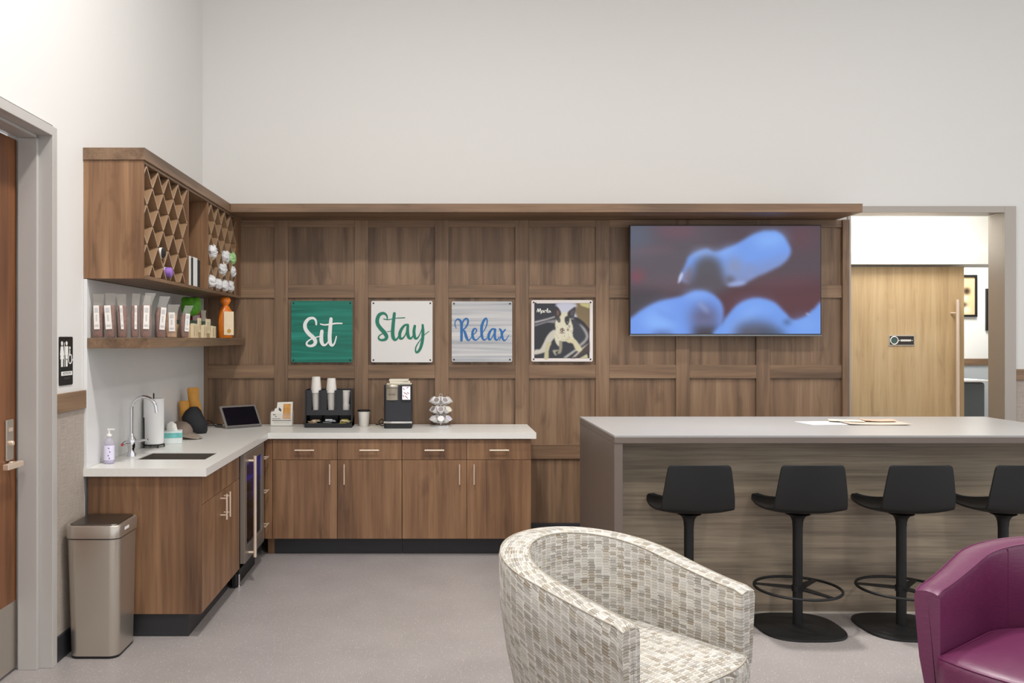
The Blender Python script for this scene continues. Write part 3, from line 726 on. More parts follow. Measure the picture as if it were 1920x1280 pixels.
word(t, [[(243, 570, 8), (222, 520, 14), (222, 455, 14), (258, 412, 18), (300, 420, 26), (328, 470, 34), (336, 560, 38), (336, 680, 38), (335, 785, 34)],
         [(352, 560, 10), (352, 490, 18), (378, 425, 22), (420, 398, 24), (450, 425, 26), (445, 490, 26), (410, 555, 20), (372, 592, 18), (395, 640, 34), (425, 735, 38), (455, 782, 24), (490, 762, 14), (525, 700, 10)],
         [(525, 700, 10), (580, 655, 14), (605, 610, 18), (580, 575, 20), (545, 600, 30), (528, 680, 36), (548, 750, 34), (592, 778, 20), (640, 745, 12), (690, 680, 10)],
         [(690, 680, 10), (760, 570, 14), (792, 460, 18), (775, 395, 22), (735, 430, 34), (698, 520, 38), (692, 630, 38), (705, 735, 34), (742, 778, 20), (785, 745, 12)],
         [(932, 590, 26), (880, 585, 24), (838, 640, 34), (815, 710, 36), (828, 768, 30), (862, 758, 16), (900, 690, 12), (935, 600, 12)],
         [(935, 590, 30), (925, 680, 36), (935, 755, 32), (968, 778, 18), (1005, 725, 12)],
         [(1015, 585, 26), (1045, 625, 32), (1058, 720, 34), (1088, 785, 24), (1130, 765, 12), (1178, 690, 8)],
         [(1112, 595, 22), (1075, 640, 22), (1040, 710, 18), (1010, 780, 12)]], 9.48, 830, 555, 903.7, 621.5, mat('blue_letter', (36, 104, 168), .4))
def paint_dog(nx, ny):
    X, Y = np.meshgrid(np.linspace(150, 1145, nx), np.linspace(160, 1155, ny))
    img = np.ones((ny, nx, 3))*np.array((226, 216, 212.))
    full = lambda p, c, k=0, sm=True: lay(img, X, Y, p, c, k, sm)
    img = full([(188, 205), (1105, 205), (1105, 1115), (188, 1115)], (46, 47, 54), 0, False)
    img = full([(860, 205), (1105, 205), (1105, 640), (1000, 520), (880, 440)], (122, 104, 74), 1, False)
    img = full([(930, 200), (1105, 200), (1105, 290), (960, 240)], (196, 190, 130), 1, False)
    img = full([(550, 205), (870, 205), (860, 330), (890, 450), (700, 440), (600, 330)], (196, 198, 214), 2)
    img = full([(820, 440), (900, 440), (1010, 520), (1100, 640), (1060, 640), (930, 520)], (44, 40, 42), 1)
    img = full([(195, 500), (400, 450), (530, 412), (530, 440), (400, 480), (195, 535)], (168, 164, 166), 1, False)
    img = full([(195, 555), (420, 490), (530, 470), (530, 530), (400, 520), (195, 585)], (132, 130, 134), 1, False)
    img = full([(195, 600), (400, 530), (530, 560), (430, 700), (330, 930), (195, 960)], (38, 40, 46), 1, False)
    img = full([(830, 490), (960, 560), (1050, 680), (1060, 780), (950, 900), (850, 830), (820, 650)], (54, 56, 64), 1)
    img = full([(930, 540), (1020, 610), (1085, 740), (1040, 840), (960, 910), (930, 890), (1030, 790), (1030, 700)], (172, 168, 164), 2)
    img = full([(1100, 840), (1105, 1000), (860, 1110), (780, 1110), (960, 960)], (70, 56, 54), 1, False)
    img = full([(1100, 850), (880, 1080), (800, 1110), (980, 930)], (176, 172, 166), 1, False)
    img = full([(860, 960), (900, 980), (720, 1110), (660, 1100)], (168, 166, 160), 1, False)
    img = full([(930, 1110), (1060, 1040), (1080, 1115)], (196, 188, 150), 1, False)
    fur = (212, 206, 184)
    img = full([(520, 640), (600, 700), (500, 800), (450, 880), (420, 980), (340, 1020), (195, 1050), (195, 975), (280, 960), (340, 860), (380, 770), (440, 690)], (196, 192, 180), 1)
    img = full([(400, 850), (470, 860), (430, 960), (420, 1115), (350, 1115), (370, 950)], (192, 184, 150), 1)
    img = full([(530, 540), (560, 430), (620, 360), (700, 350), (770, 400), (800, 500), (830, 620), (820, 720), (850, 800), (820, 850), (700, 830), (620, 850), (600, 920), (540, 850), (520, 740), (540, 640)], fur, 1)
    img = full([(700, 780), (850, 790), (930, 880), (975, 960), (930, 1005), (870, 970), (820, 870), (740, 850)], (206, 198, 164), 1)
    img = full([(600, 830), (650, 840), (640, 1000), (600, 1040), (570, 1030), (600, 940)], (150, 142, 122), 1)
    img = full([(490, 990), (520, 970), (600, 980), (540, 1010), (560, 1060), (530, 1060)], (166, 158, 140), 1)
    img = full([(545, 250), (600, 300), (630, 380), (590, 440), (560, 480), (535, 400), (535, 300)], (58, 46, 44), 1)
    img = full([(560, 320), (595, 340), (590, 400), (560, 400)], (112, 92, 84), 1)
    img = full([(870, 265), (860, 360), (830, 440), (760, 440), (740, 360), (800, 300)], (54, 48, 52), 1)
    img = full([(850, 310), (830, 400), (790, 410), (790, 340)], (84, 76, 78), 1)
    img = full([(560, 440), (600, 430), (620, 490), (600, 520), (565, 490)], (62, 58, 58), 1)
    img = full([(700, 430), (760, 410), (770, 480), (740, 560), (705, 530), (690, 480)], (50, 50, 52), 1)
    img = full(ell(738, 515, 8, 8), (170, 170, 170)); img = full(ell(590, 485, 7, 7), (150, 150, 150))
    img = full(ell(650, 645, 34, 30), (78, 48, 46), 1); img = full([(600, 690), (650, 680), (700, 690), (650, 700)], (120, 104, 96), 1)
    img = full(ell(745, 640, 14, 20), (92, 92, 82), 1); img = full(ell(770, 585, 12, 16), (100, 100, 92), 1)
    rs = np.random.RandomState(4)
    for _ in range(60):
        x, y = rs.uniform(540, 830), rs.uniform(560, 850); img = full(ell(x, y, 9, 6, n=8), (156, 150, 122) if rs.rand() < .6 else (226, 222, 204), 0, False)
    img = full([(190, 190), (230, 190), (190, 230)], (28, 28, 30), 0, False)
    return img
t = plaque('dog_photo_sign', 'square photo plaque of a black and white dog lounging in a dark chair', (1054-815)*SS, H+(633-620)*SS, mat('plaque_white', (226, 223, 220), .35), .482)
p = pic_canvas('photo', .472, .472, 150, 150, paint_dog, 0, .35); p.parent = t; p.location = (0, -.0043, 0)
k = .472/995
def dl(st): return [((x-647)*k, -(y-657)*k, w*k) for x, y, w in st]
m = MB()
for st in ([(232, 345, 10), (248, 290, 12), (262, 345, 12), (285, 290, 12), (298, 372, 11)], [(335, 322, 9), (312, 325, 10), (308, 350, 10), (330, 348, 9), (340, 325, 9), (344, 352, 9)], [(358, 355, 9), (362, 320, 10), (384, 322, 9)],
           [(392, 350, 7), (412, 300, 9), (402, 292, 9), (394, 335, 10), (408, 354, 9)], [(446, 326, 9), (424, 328, 10), (420, 350, 10), (440, 350, 9), (448, 328, 9), (460, 352, 8)]):
    stroke(m, dl(st), .004, -.0052, -.0044, 6)
build('lettering', m, WHITE, t, fix=False)

# ------------------------------------------------------------------ bar
bar = thing('bar_counter', 'long grey breakfast bar with wood-grain front where the black stools stand', 'bar counter', (.971, 4.61, 0))
BZ = 1.043; BL = 2.705; BD = 1.1
TOPM = mat('bar_top_laminate', (164, 162, 161), .3, vary=.02, vscale=2)
def top_mat():
    return TOPM
build('top', bx(0, BL, 0, BD, BZ-.012, BZ), TOPM, bar, bevel=.001)
build('top_edge', bx(0, BL, .0, BD, BZ-.043, BZ-.0125), LAMG, bar, bevel=.001)
build('end_panel', bx(0, .046, .004, BD-.004, 0, BZ-.0435), LAMG, bar, bevel=.001)
build('end_panel', bx(BL-.046, BL, .004, BD-.004, 0, BZ-.0435), LAMG, bar, bevel=.001)
build('front_panel', bx(.0465, BL-.0465, .25, .27, .562, BZ-.0435), GREY, bar)
build('front_panel', bx(.0465, BL-.0465, .25, .27, .012, .5605), GREY, bar)
build('edge_strip', bx(.0465, BL-.0465, .25, .27, 0, .0115), mat('pale_strip', (206, 198, 184), .5), bar)
build('back_panel', bx(.0465, BL-.0465, BD-.2, BD-.18, 0, BZ-.0435), GREY, bar)
# papers on the bar
def paper(label, x, y, w, d, rz, z, c, h=.0012, curl=0, mtl=None, name='brochure'):
    m = MB(); n = 8
    rings = []
    for i in range(n+1):
        u = -w/2+w*i/n; c_ = curl*(2*i/n-1)**2
        rings.append([(u, -d/2, c_), (u, d/2, c_), (u, d/2, c_+h), (u, -d/2, c_+h)])
    m.loft(rings)
    o = build(name, m, mtl or mat(name+label[:12], c, .4, vary=.1, vscale=30), None, (x, y, z), (0, 0, rz)); tag(o, label, 'paper'); return o
paper('white leaflet lying at the left of the papers on the bar', 2.42, 5.27, .30, .21, .12, BZ+.0005, (232, 232, 242))
o = paper('open magazine lying flat among the papers on the bar', 2.69, 5.25, .36, .23, -.06, BZ+.0025, (200, 184, 170), .003, .004)
paper('cream leaflet resting on the open magazine on the bar', 2.57, 5.33, .20, .12, -.35, BZ+.0105, (236, 222, 200))
paper('tan folded leaflet on the right page of the magazine', 2.76, 5.32, .19, .12, -.2, BZ+.0105, (206, 176, 152), .003, .006)

# ------------------------------------------------------------------ stools
def make_stool():
    t = thing('bar_stool', '', 'stool', (0, 0, 0), 0, 'black stools along the bar')
    # base plate: rounded square, slightly domed
    def sq(a, z, e=2.9, n=48):
        o = []
        for k in range(n):
            th = 2*PI*k/n; c, s = math.cos(th), math.sin(th)
            o.append((a*abs(c)**(2/e)*(1 if c > 0 else -1), a*abs(s)**(2/e)*(1 if s > 0 else -1), z))
        return o
    build('base', MB().loft([sq(.222, 0), sq(.226, .004), sq(.224, .012), sq(.20, .016), sq(.05, .022)]), BLACKM, t, smooth=True)
    build('pole', MB().lathe([(.0255, .022), (.0255, .60)], n=28), BLACKM, t, smooth=True)
    build('neck', MB().lathe([(.0265, .55), (.028, .575), (.033, .593), (.042, .606), (.054, .6145), (.062, .6165)], n=28), BLACKM, t, smooth=True)
    fr_ = build('footrest', MB().tube([(.222*math.cos(2*PI*k/64), .222*math.sin(2*PI*k/64), .217) for k in range(64)], .0075, 10, closed=True).lathe([(.031, .2), (.031, .23)], n=24), BLACKM, t, smooth=True)
    m = MB()
    for a in (2.75, .75, -.62-.45):
        c, s = math.cos(a), math.sin(a)
        P = lambda r, w, z: (r*c-w*s, r*s+w*c, z)
        m.loft([[P(.028, -.028, .214), P(.028, .028, .214), P(.028, .028, .221), P(.028, -.028, .221)], [P(.217, -.012, .214), P(.217, .012, .214), P(.217, .012, .221), P(.217, -.012, .221)]])
    build('spoke', m, BLACKM, fr_)
    # one-piece shell: seat rolls up into a low back (back towards -y)
    prof = [(.215, .666, .140), (.205, .657, .172), (.16, .642, .190), (.08, .632, .198), (0, .630, .200), (-.08, .634, .199), (-.14, .648, .196), (-.175, .676, .191), (-.19, .73, .188), (-.198, .79, .180), (-.204, .85, .171), (-.208, .896, .162), (-.209, .908, .148)]
    P = crom(prof, 4); NU = 20
    def shell(off):
        rings = []
        for i, p in enumerate(P):
            q = P[min(i+1, len(P)-1)]; q0 = P[max(i-1, 0)]
            ty, tz = q[0]-q0[0], q[1]-q0[1]; L_ = math.hypot(ty, tz); ny, nz = tz/L_, -ty/L_   # towards underside
            row = []
            u_ = i/(len(P)-1)
            for k in range(NU+1):
                s_ = -1+2*k/NU
                lift = .022*abs(s_)**2.6 if u_ < .5 else .012*s_*s_
                e = off
                seatness = 1 if u_ < .45 else max(0, 1-(u_-.45)/.2)
                x = s_*p[2]; y = p[0]+(lift if seatness < 1 else 0)*(1-seatness)*1.2; z = p[1]+(.022*abs(s_)**2.6)*seatness
                row.append((x, y-ny*-e, z+nz*e))
            rings.append(row)
        return rings
    A = shell(0); B = shell(.011)
    m = MB(); R_ = len(A); C_ = NU+1
    vs = [p for r in A for p in r]+[p for r in B for p in r]; o2 = R_*C_
    fs = []
    for i in range(R_-1):
        for k in range(NU):
            a = i*C_+k; fs.append((a, a+1, a+C_+1, a+C_)); fs.append((o2+a, o2+a+C_, o2+a+C_+1, o2+a+1))
    for i in range(R_-1):
        for k in (0, NU): a = i*C_+k; fs.append((a, a+C_, o2+a+C_, o2+a))
    for i in (0, R_-1):
        for k in range(NU): a = i*C_+k; fs.append((a, a+1, o2+a+1, o2+a))
    m.add(vs, fs)
    build('seat_shell', m, BLACKM, t, smooth=True)
    build('seat_mount', MB().lathe([(.062, .6168), (.066, .6195), (.06, .623)], n=24), BLACKM, t, smooth=True)
    return t
st0 = make_stool(); st0.location = (1.376, 4.62, 0)
st0['label'] = 'black bar stool partly hidden behind the patterned armchair'
for x, lb in ((1.965, 'black bar stool whose whole foot ring and base plate show between the armchairs'), (2.526, 'black bar stool whose foot ring is half covered by the purple armchair'), (3.078, 'black bar stool nearest the far right end, its pole cut off by the purple armchair')):
    dup(st0, (x, 4.62, 0), 0, lb)

# ------------------------------------------------------------------ tub armchairs
def weave_mat():
    m_, n, l, b = newmat('woven_check_fabric'); tc = n.new('ShaderNodeUVMap'); tc.uv_map = 'UVMap'
    sp = n.new('ShaderNodeSeparateXYZ'); l.new(tc.outputs[0], sp.inputs[0])
    nz = n.new('ShaderNodeTexNoise'); nz.inputs['Scale'].default_value = 14; l.new(tc.outputs[0], nz.inputs['Vector'])
    u = nmath(n, l, 'DIVIDE', sp.outputs[0], .034); row = nmath(n, l, 'DIVIDE', sp.outputs[1], .0108)
    row = nmath(n, l, 'ADD', row, nmath(n, l, 'MULTIPLY', nz.outputs['Fac'], .25))
    ri = nmath(n, l, 'FLOOR', row); rf = nmath(n, l, 'FRACT', row)
    w1 = n.new('ShaderNodeTexWhiteNoise'); w1.noise_dimensions = '1D'; l.new(ri, w1.inputs['W'])
    u2 = nmath(n, l, 'ADD', u, nmath(n, l, 'MULTIPLY', w1.outputs['Value'], .16))
    ui = nmath(n, l, 'FLOOR', u2); uf = nmath(n, l, 'FRACT', u2)
    cv = n.new('ShaderNodeCombineXYZ'); l.new(ui, cv.inputs[0]); l.new(ri, cv.inputs[1])
    w2 = n.new('ShaderNodeTexWhiteNoise'); w2.noise_dimensions = '2D'; l.new(cv.outputs[0], w2.inputs['Vector'])
    cv2 = n.new('ShaderNodeCombineXYZ'); l.new(ui, cv2.inputs[0]); l.new(nmath(n, l, 'FLOOR', nmath(n, l, 'DIVIDE', row, 3)), cv2.inputs[1])
    w3 = n.new('ShaderNodeTexWhiteNoise'); w3.noise_dimensions = '2D'; l.new(cv2.outputs[0], w3.inputs['Vector'])
    du = nmath(n, l, 'ADD', nmath(n, l, 'MULTIPLY', nmath(n, l, 'LESS_THAN', uf, .78), .75), .25); dv = nmath(n, l, 'LESS_THAN', rf, .58)
    dash = nmath(n, l, 'MULTIPLY', du, dv)
    st = nmath(n, l, 'ADD', nmath(n, l, 'MULTIPLY', w2.outputs['Value'], .72), nmath(n, l, 'MULTIPLY', w3.outputs['Value'], .28))
    dash = nmath(n, l, 'MULTIPLY', dash, nmath(n, l, 'ADD', .25, nmath(n, l, 'MULTIPLY', st, .8)))
    thin = nmath(n, l, 'MULTIPLY', nmath(n, l, 'GREATER_THAN', rf, .70), nmath(n, l, 'MULTIPLY', w2.outputs['Value'], .95))
    c = mixc(n, l, 'MIX', dash, lin((218, 214, 207)), mixc(n, l, 'MIX', w3.outputs['Value'], lin((132, 130, 126)), lin((152, 138, 116))))
    c = mixc(n, l, 'MIX', thin, c, lin((104, 92, 78)))
    th_ = n.new('ShaderNodeTexNoise'); th_.inputs['Scale'].default_value = 1
    l.new(vmath(n, l, 'MULTIPLY', tc.outputs[0], (300, 1200, 1)), th_.inputs['Vector'])
    c = mixc(n, l, 'MULTIPLY', .35, c, ramp(n, l, th_.outputs['Fac'], [(.3, (170, 170, 170)), (.6, (255, 255, 255))]))
    l.new(c, b.inputs['Base Color']); b.inputs['Roughness'].default_value = .9; b.inputs['Specular IOR Level'].default_value = .15
    b.inputs['Sheen Weight'].default_value = .15
    bp = n.new('ShaderNodeBump'); bp.inputs['Strength'].default_value = .4; bp.inputs['Distance'].default_value = .0015
    l.new(nmath(n, l, 'SUBTRACT', 1, dash), bp.inputs['Height']); l.new(bp.outputs['Normal'], b.inputs['Normal'])
    return m_
def purple_mat():
    m_, n, l, b = newmat('purple_vinyl'); tc = n.new('ShaderNodeUVMap'); tc.uv_map = 'UVMap'
    x = n.new('ShaderNodeTexNoise'); x.inputs['Scale'].default_value = 1; x.inputs['Detail'].default_value = 2
    l.new(vmath(n, l, 'MULTIPLY', tc.outputs[0], (25, 330, 1)), x.inputs['Vector'])
    l.new(ramp(n, l, x.outputs['Fac'], [(.3, (92, 34, 68)), (.7, (108, 44, 82))]), b.inputs['Base Color'])
    b.inputs['Roughness'].default_value = .34; b.inputs['Specular IOR Level'].default_value = .8
    bp = n.new('ShaderNodeBump'); bp.inputs['Strength'].default_value = .35; bp.inputs['Distance'].default_value = .0012
    l.new(x.outputs['Fac'], bp.inputs['Height']); l.new(bp.outputs['Normal'], b.inputs['Normal'])
    return m_
def uvloft(name, rings, us, vv, mtl, parent, close_ends=True, ring_closed=True, swap=False):
    """rings of n points; uv = (us[i], running length vv[i][k])"""
    n = len(rings[0]); vs = [p for r in rings for p in r]; fs = []; uvs = []
    K = n if ring_closed else n-1
    for i in range(len(rings)-1):
        for k in range(K):
            k2 = (k+1) % n
            fs.append((i*n+k, i*n+k2, (i+1)*n+k2, (i+1)*n+k))
            va, vb = vv[i][k], vv[i][k+1]; vc, vd = vv[i+1][k+1], vv[i+1][k]
            uvs.append([(us[i], va), (us[i], vb), (us[i+1], vc), (us[i+1], vd)])
    if close_ends:
        for i in (0, len(rings)-1):
            idx = list(range(i*n, (i+1)*n)); r = rings[i]
            c = Vector(r[0]); ax = (Vector(r[n//2])-c)
            fs.append(tuple(idx)); uvs.append([((Vector(p)-c).xy.length+.01, p[2]) for p in r])
    me = bpy.data.meshes.new(name); me.from_pydata(vs, [], fs)
    ul = me.uv_layers.new(name='UVMap'); flat = [q for f in uvs for q in f]
    for i, q in enumerate(flat): ul.data[i].uv = (q[1], q[0]) if swap else q
    me.materials.append(mtl)
    import bmesh
    bm = bmesh.new(); bm.from_mesh(me); bmesh.ops.recalc_face_normals(bm, faces=bm.faces); bm.to_mesh(me); bm.free()
    me.polygons.foreach_set('use_smooth', [True]*len(me.polygons))
    try: me.set_sharp_from_angle(angle=.75)
    except Exception: pass
    o = bpy.data.objects.new(name, me); COL.objects.link(o); o.parent = parent
    return o
def armchair(label, loc, rz, mtl, pipe):
    t = thing('tub_armchair', label, 'armchair', loc, rz)
    RO = .374; T = .09; AL = .39            # outer radius, thickness, straight arm length
    # centre line: straight arm, half circle at the back (+y), straight arm.  origin = centre of the half circle
    RM = RO-T/2; path = []
    for k in range(13): path.append((RM, -AL+AL*k/12, 1, 0))
    for k in range(1, 32):
        a = PI*k/32; path.append((RM*math.cos(a), RM*math.sin(a), math.cos(a), math.sin(a)))
    for k in range(13): path.append((-RM, -AL*k/12, -1, 0))
    s = [0]
    for i in range(1, len(path)): s.append(s[-1]+math.hypot(path[i][0]-path[i-1][0], path[i][1]-path[i-1][1]))
    tot = s[-1]
    def ztop(q):
        x = min(q, tot-q)/(tot/2); return .655+.125*(math.sin(min(1, x)*PI/2)**1.5)
    def TT(q):
        x = min(q, tot-q)/(tot/2); return T+.032*math.sin(min(1, x*1.15)*PI/2)**2
    rings = []; vv = []
    for i, (x, y, nx, ny) in enumerate(path):
        zt = ztop(s[i]); end = min(s[i], tot-s[i])
        rnd = .012
        if end < .03: zt -= .012*(1-end/.03)**2
        def P(off, z, tap=0): return (x+nx*(off-tap), y+ny*(off-tap)*1.0, z)
        h = T/2; r = .022; g = TT(s[i])-T
        tap = .055
        # section: inner bottom -> inner top -> outer top -> outer bottom
        sec = [(-h, .20, 0), (-h, .33, 0), (-h, .50, 0), (-h, zt-r, 0), (-h+r*.3, zt-r*.3, 0), (-h+r, zt, 0), (0, zt+.003, 0), (h+g-r, zt, 0), (h+g-r*.3, zt-r*.3, 0), (h+g, zt-r, 0), (h+g, .56, .004), (h+g, .4, .018+g*.3), (h+g, .2, tap+g*.5), (h+g-.03, .12, tap+g*.5+.01), (-h, .12, 0)]
        ring = [P(*c) for c in sec]
        v = [0]
        for k in range(1, len(sec)): v.append(v[-1]+math.hypot(sec[k][0]-sec[k-1][0], sec[k][1]-sec[k-1][1]))
        v = [q-v[5] if False else q for q in v]
        # vertical faces take their height as v so that the weave stays level
        vz = []
        for k, c in enumerate(sec):
            if k <= 3: vz.append(c[1])
            elif k <= 9: vz.append(sec[3][1]+(v[k]-v[3]))
            else: vz.append(sec[9][1]+(v[9]-v[3])+(sec[9][1]-c[1])*1.0)
        vz.append(vz[-1]+.08)
        rings.append(ring); vv.append(vz)
    body = uvloft('shell', rings, s, vv, mtl, t)
    # piping along inner and outer top edges
    for nm, off in (('inner', -T/2+.0055), ('outer', T/2-.0055)):
        pts = []
        for i, (x, y, nx, ny) in enumerate(path):
            zt = ztop(s[i]) - (.012 if i in (0, len(path)-1) else 0)
            ee = off+(TT(s[i])-T if nm == 'outer' else 0); pts.append((x+nx*ee, y+ny*ee, zt-.0055))
        build('piping', MB().tube(pts, .0022, 6), pipe, body, smooth=True)
    for sx in (-1, 1):       # seams where back meets arms, front edge seams
        a = PI*.5-sx*PI*.345; r_ = RM-T/2+.001
        build('seam', MB().tube([(r_*math.cos(a), r_*math.sin(a), .44), (r_*math.cos(a), r_*math.sin(a), ztop(RM*a+AL)-.01)], .0022, 6), pipe, body, smooth=True)
    # seat cushion: fills the tub, bowed front
    ri = RM-T/2-.003; out = []
    for k in range(25):
        a = PI*k/24; out.append((ri*math.cos(a), ri*math.sin(a)*.98))
    out.append((-ri, -AL-.035))
    for k in range(1, 16):
        u = -1+2*k/16; out.append((ri*u, -AL-.035-.05*(1-abs(u)**2.6)))
    out.append((ri, -AL-.035))
    cen = (0, -.02); rs = [(.02, .452, 0), (.5, .45, 0), (.85, .442, 0), (.955, .43, 0), (.99, .418, 0), (1.0, .40, 0), (1.0, .34, 0), (1.0, .25, 0), (.97, .20, 0)]
    rings = []; n_ = len(out)
    vs = []; fs = []; uvs = []
    for f_, z, _ in rs: rings.append([(cen[0]+(x-cen[0])*f_, cen[1]+(y-cen[1])*f_, z) for x, y in out])
    me = bpy.data.meshes.new('seat_cushion'); vs = [p for r in rings for p in r]; per = [0]
    for k in range(n_): 
        p, q = out[k], out[(k+1) % n_]; per.append(per[-1]+math.hypot(p[0]-q[0], p[1]-q[1]))
    for i in range(len(rings)-1):
        for k in range(n_):
            k2 = (k+1) % n_; f = (i*n_+k, i*n_+k2, (i+1)*n_+k2, (i+1)*n_+k); fs.append(f)
            if i < 5: uvs.append([(vs[q][0], vs[q][1]) for q in f])
            else: uvs.append([(per[k], vs[f[0]][2]), (per[k+1], vs[f[1]][2]), (per[k+1], vs[f[2]][2]), (per[k], vs[f[3]][2])])
    fs.append(tuple(range(n_))); uvs.append([(vs[q][0], vs[q][1]) for q in range(n_)])
    me.from_pydata(vs, [], fs); ul = me.uv_layers.new(name='UVMap')
    for i, q in enumerate([q for f in uvs for q in f]): ul.data[i].uv = q
    me.materials.append(mtl); me.polygons.foreach_set('use_smooth', [True]*len(me.polygons))
    import bmesh
    bm = bmesh.new(); bm.from_mesh(me); bmesh.ops.recalc_face_normals(bm, faces=bm.faces); bm.to_mesh(me); bm.free()
    o = bpy.data.objects.new('seat_cushion', me); COL.objects.link(o); o.parent = t
    build('piping', MB().tube([(cen[0]+(x-cen[0])*.985, cen[1]+(y-cen[1])*.985, .424) for x, y in out], .003, 6, closed=True), pipe, o, smooth=True)
    build('underframe', MB().box(-.25, .25, -.30, .24, .09, .2), BLACKM, t)
    for x in (-.24, .24):
        for y in (-.28, .22): build('leg', MB().lathe([(.018, 0), (.024, .12)], (x, y, 0), 14), BLACKM, t, smooth=True)
    return t
WEAVE = weave_mat(); PURP = purple_mat()
def face(dx, dy): return math.atan2(dy, dx)+PI/2       # rotation that sends local -y to (dx,dy)
armchair('cream and taupe check woven tub armchair in front of the bar', (.647, 3.228, 0), face(.61, -.79), WEAVE, mat('taupe_piping', (176, 168, 154), .8))
armchair('purple vinyl tub armchair cut off by the right edge of the photo', (2.307, 3.087, 0), face(-.8, -.6), PURP, mat('purple_piping', (104, 34, 78), .4))
# ------------------------------------------------------------------ things on the floating shelf
def film_mat(name, c=(1, 1, 1), a=.25):
    m_ = newmat(name); n = m_[1]; l = m_[2]
    tr = n.new('ShaderNodeBsdfTransparent'); tr.inputs[0].default_value = (*c, 1)
    pb = n['Principled BSDF']; pb.inputs['Base Color'].default_value = (.8, .78, .74, 1); pb.inputs['Roughness'].default_value = .18
    nz = n.new('ShaderNodeTexNoise'); nz.inputs['Scale'].default_value = 35; tc = n.new('ShaderNodeTexCoord'); l.new(tc.outputs['Object'], nz.inputs['Vector'])
    bp = n.new('ShaderNodeBump'); bp.inputs['Strength'].default_value = .6; bp.inputs['Distance'].default_value = .006; l.new(nz.outputs['Fac'], bp.inputs['Height']); l.new(bp.outputs['Normal'], pb.inputs['Normal'])
    mx = n.new('ShaderNodeMixShader'); mx.inputs[0].default_value = a
    l.new(tr.outputs[0], mx.inputs[1]); l.new(pb.outputs[0], mx.inputs[2]); l.new(mx.outputs[0], n['Material Output'].inputs[0])
    return m_[0]
FILM = film_mat('clear_plastic_film', (1, .99, .97), .15)
TREAT = mat('brown_dog_treats', (104, 62, 48), .6, vary=.6, vscale=70, bump=1, bscale=60)
TREAT2 = mat('tan_dog_treats', (176, 134, 92), .6, vary=.3, vscale=50, bump=1, bscale=60)
LABEL = mat('white_sticker', (236, 230, 224), .45); INK = mat('grey_ink', (200, 198, 196), .5)
def pouch(mb, w, d, h, neck=.72, lean=0, flare=1.0, seed=0, n=20, z0=0, top=None):
    rs = random.Random(seed); rings = []
    prof = [(0, .82, .8), (.03, .96, 1), (.3, 1, 1), (.55, 1, .95), (neck, .92, .62), (neck+.08, .86, .34), (.93, .92*flare, .16), (1, 1.0*flare, .05)]
    if top: prof = [p for p in prof if p[0] <= top]
    for u, a, b in prof:
        r = []
        for k in range(n):
            th = 2*PI*k/n; c, s_ = math.cos(th), math.sin(th)
            x = w/2*a*abs(c)**.6*(1 if c > 0 else -1); y = d/2*b*abs(s_)**.6*(1 if s_ > 0 else -1)
            j = 1+.05*(rs.random()-.5)
            r.append((x*j+lean*max(0, u-.6)*h, y*j, z0+u*h))
        rings.append(r)
    return mb.loft(rings)
def treat_bag(label, x, y, w, h, rz, lean, treat, seed, lw=.028, lh=.12):
    t = thing('treat_bag', label, 'bag', (x, y, SHZ), rz, 'clear bags of dog treats on the shelf')
    rt = random.Random(seed*7).uniform(-.09, .09)
    build('plastic_film', pouch(MB(), w, .05, h, lean=lean, seed=seed), FILM, t, smooth=True)
    build('treats', pouch(MB(), w*.88, .04, h, lean=lean, seed=seed+50, z0=.003, top=.73), treat, t, smooth=True)
    zl = .045*h/.23
    lb = build('sticker', MB().box(-lw/2, lw/2, -.0275, -.0262, zl, zl+lh), LABEL, t, rot=(0, rt, 0))
    build('print', MB().box(-lw*.3, lw*.3, -.0292, -.0287, zl+lh*.72, zl+lh*.9).box(-lw*.32, lw*.32, -.0292, -.0287, zl+lh*.12, zl+lh*.2).box(-lw*.1, lw*.1, -.0292, -.0287, zl+lh*.35, zl+lh*.62), INK, lb)
    return t
bags = [(-1.779, 4.515, .062, .232, .15, 0, TREAT, 'clear treat bag against the wall at the near end of the shelf'),
        (-1.715, 4.515, .058, .236, .2, 0, TREAT, 'second treat bag from the wall, its wide label turned to the room'),
        (-1.651, 4.517, .052, .232, .4, -.1, TREAT, 'treat bag with a slanting narrow label, third from the wall'),
        (-1.745, 4.75, .056, .230, .3, 0, TREAT, 'dark treat bag tucked behind the front row of bags'),
        (-1.588, 4.517, .044, .234, .5, .1, TREAT, 'red-brown treat bag with label seen edge-on, fourth of the front row'),
        (-1.535, 4.525, .056, .238, .45, .3, TREAT, 'treat bag with pale folded top at the shelf front corner'),
        (-1.60, 4.735, .055, .236, .75, 0, TREAT, 'treat bag just behind the one at the shelf front corner'),
        (-1.545, 4.80, .060, .234, .55, .3, TREAT, 'treat bag with bright label at the end of the tall row'),
        (-1.545, 4.995, .072, .195, .55, .25, TREAT2, 'shorter bag of tan treats standing after the tall row'),
        (-1.545, 5.26, .060, .200, .8, .45, TREAT, 'small bag with bent-over top leaning near the little boxes')]
for k, (x, y, w, h, rz, ln, tm, lb) in enumerate(bags): treat_bag(lb, x, y, w, h, rz, ln, tm, k+1, (.028, .032, .014, .02, .012, .03, .014, .03, .036, .03)[k], .125 if h > .21 else .11)
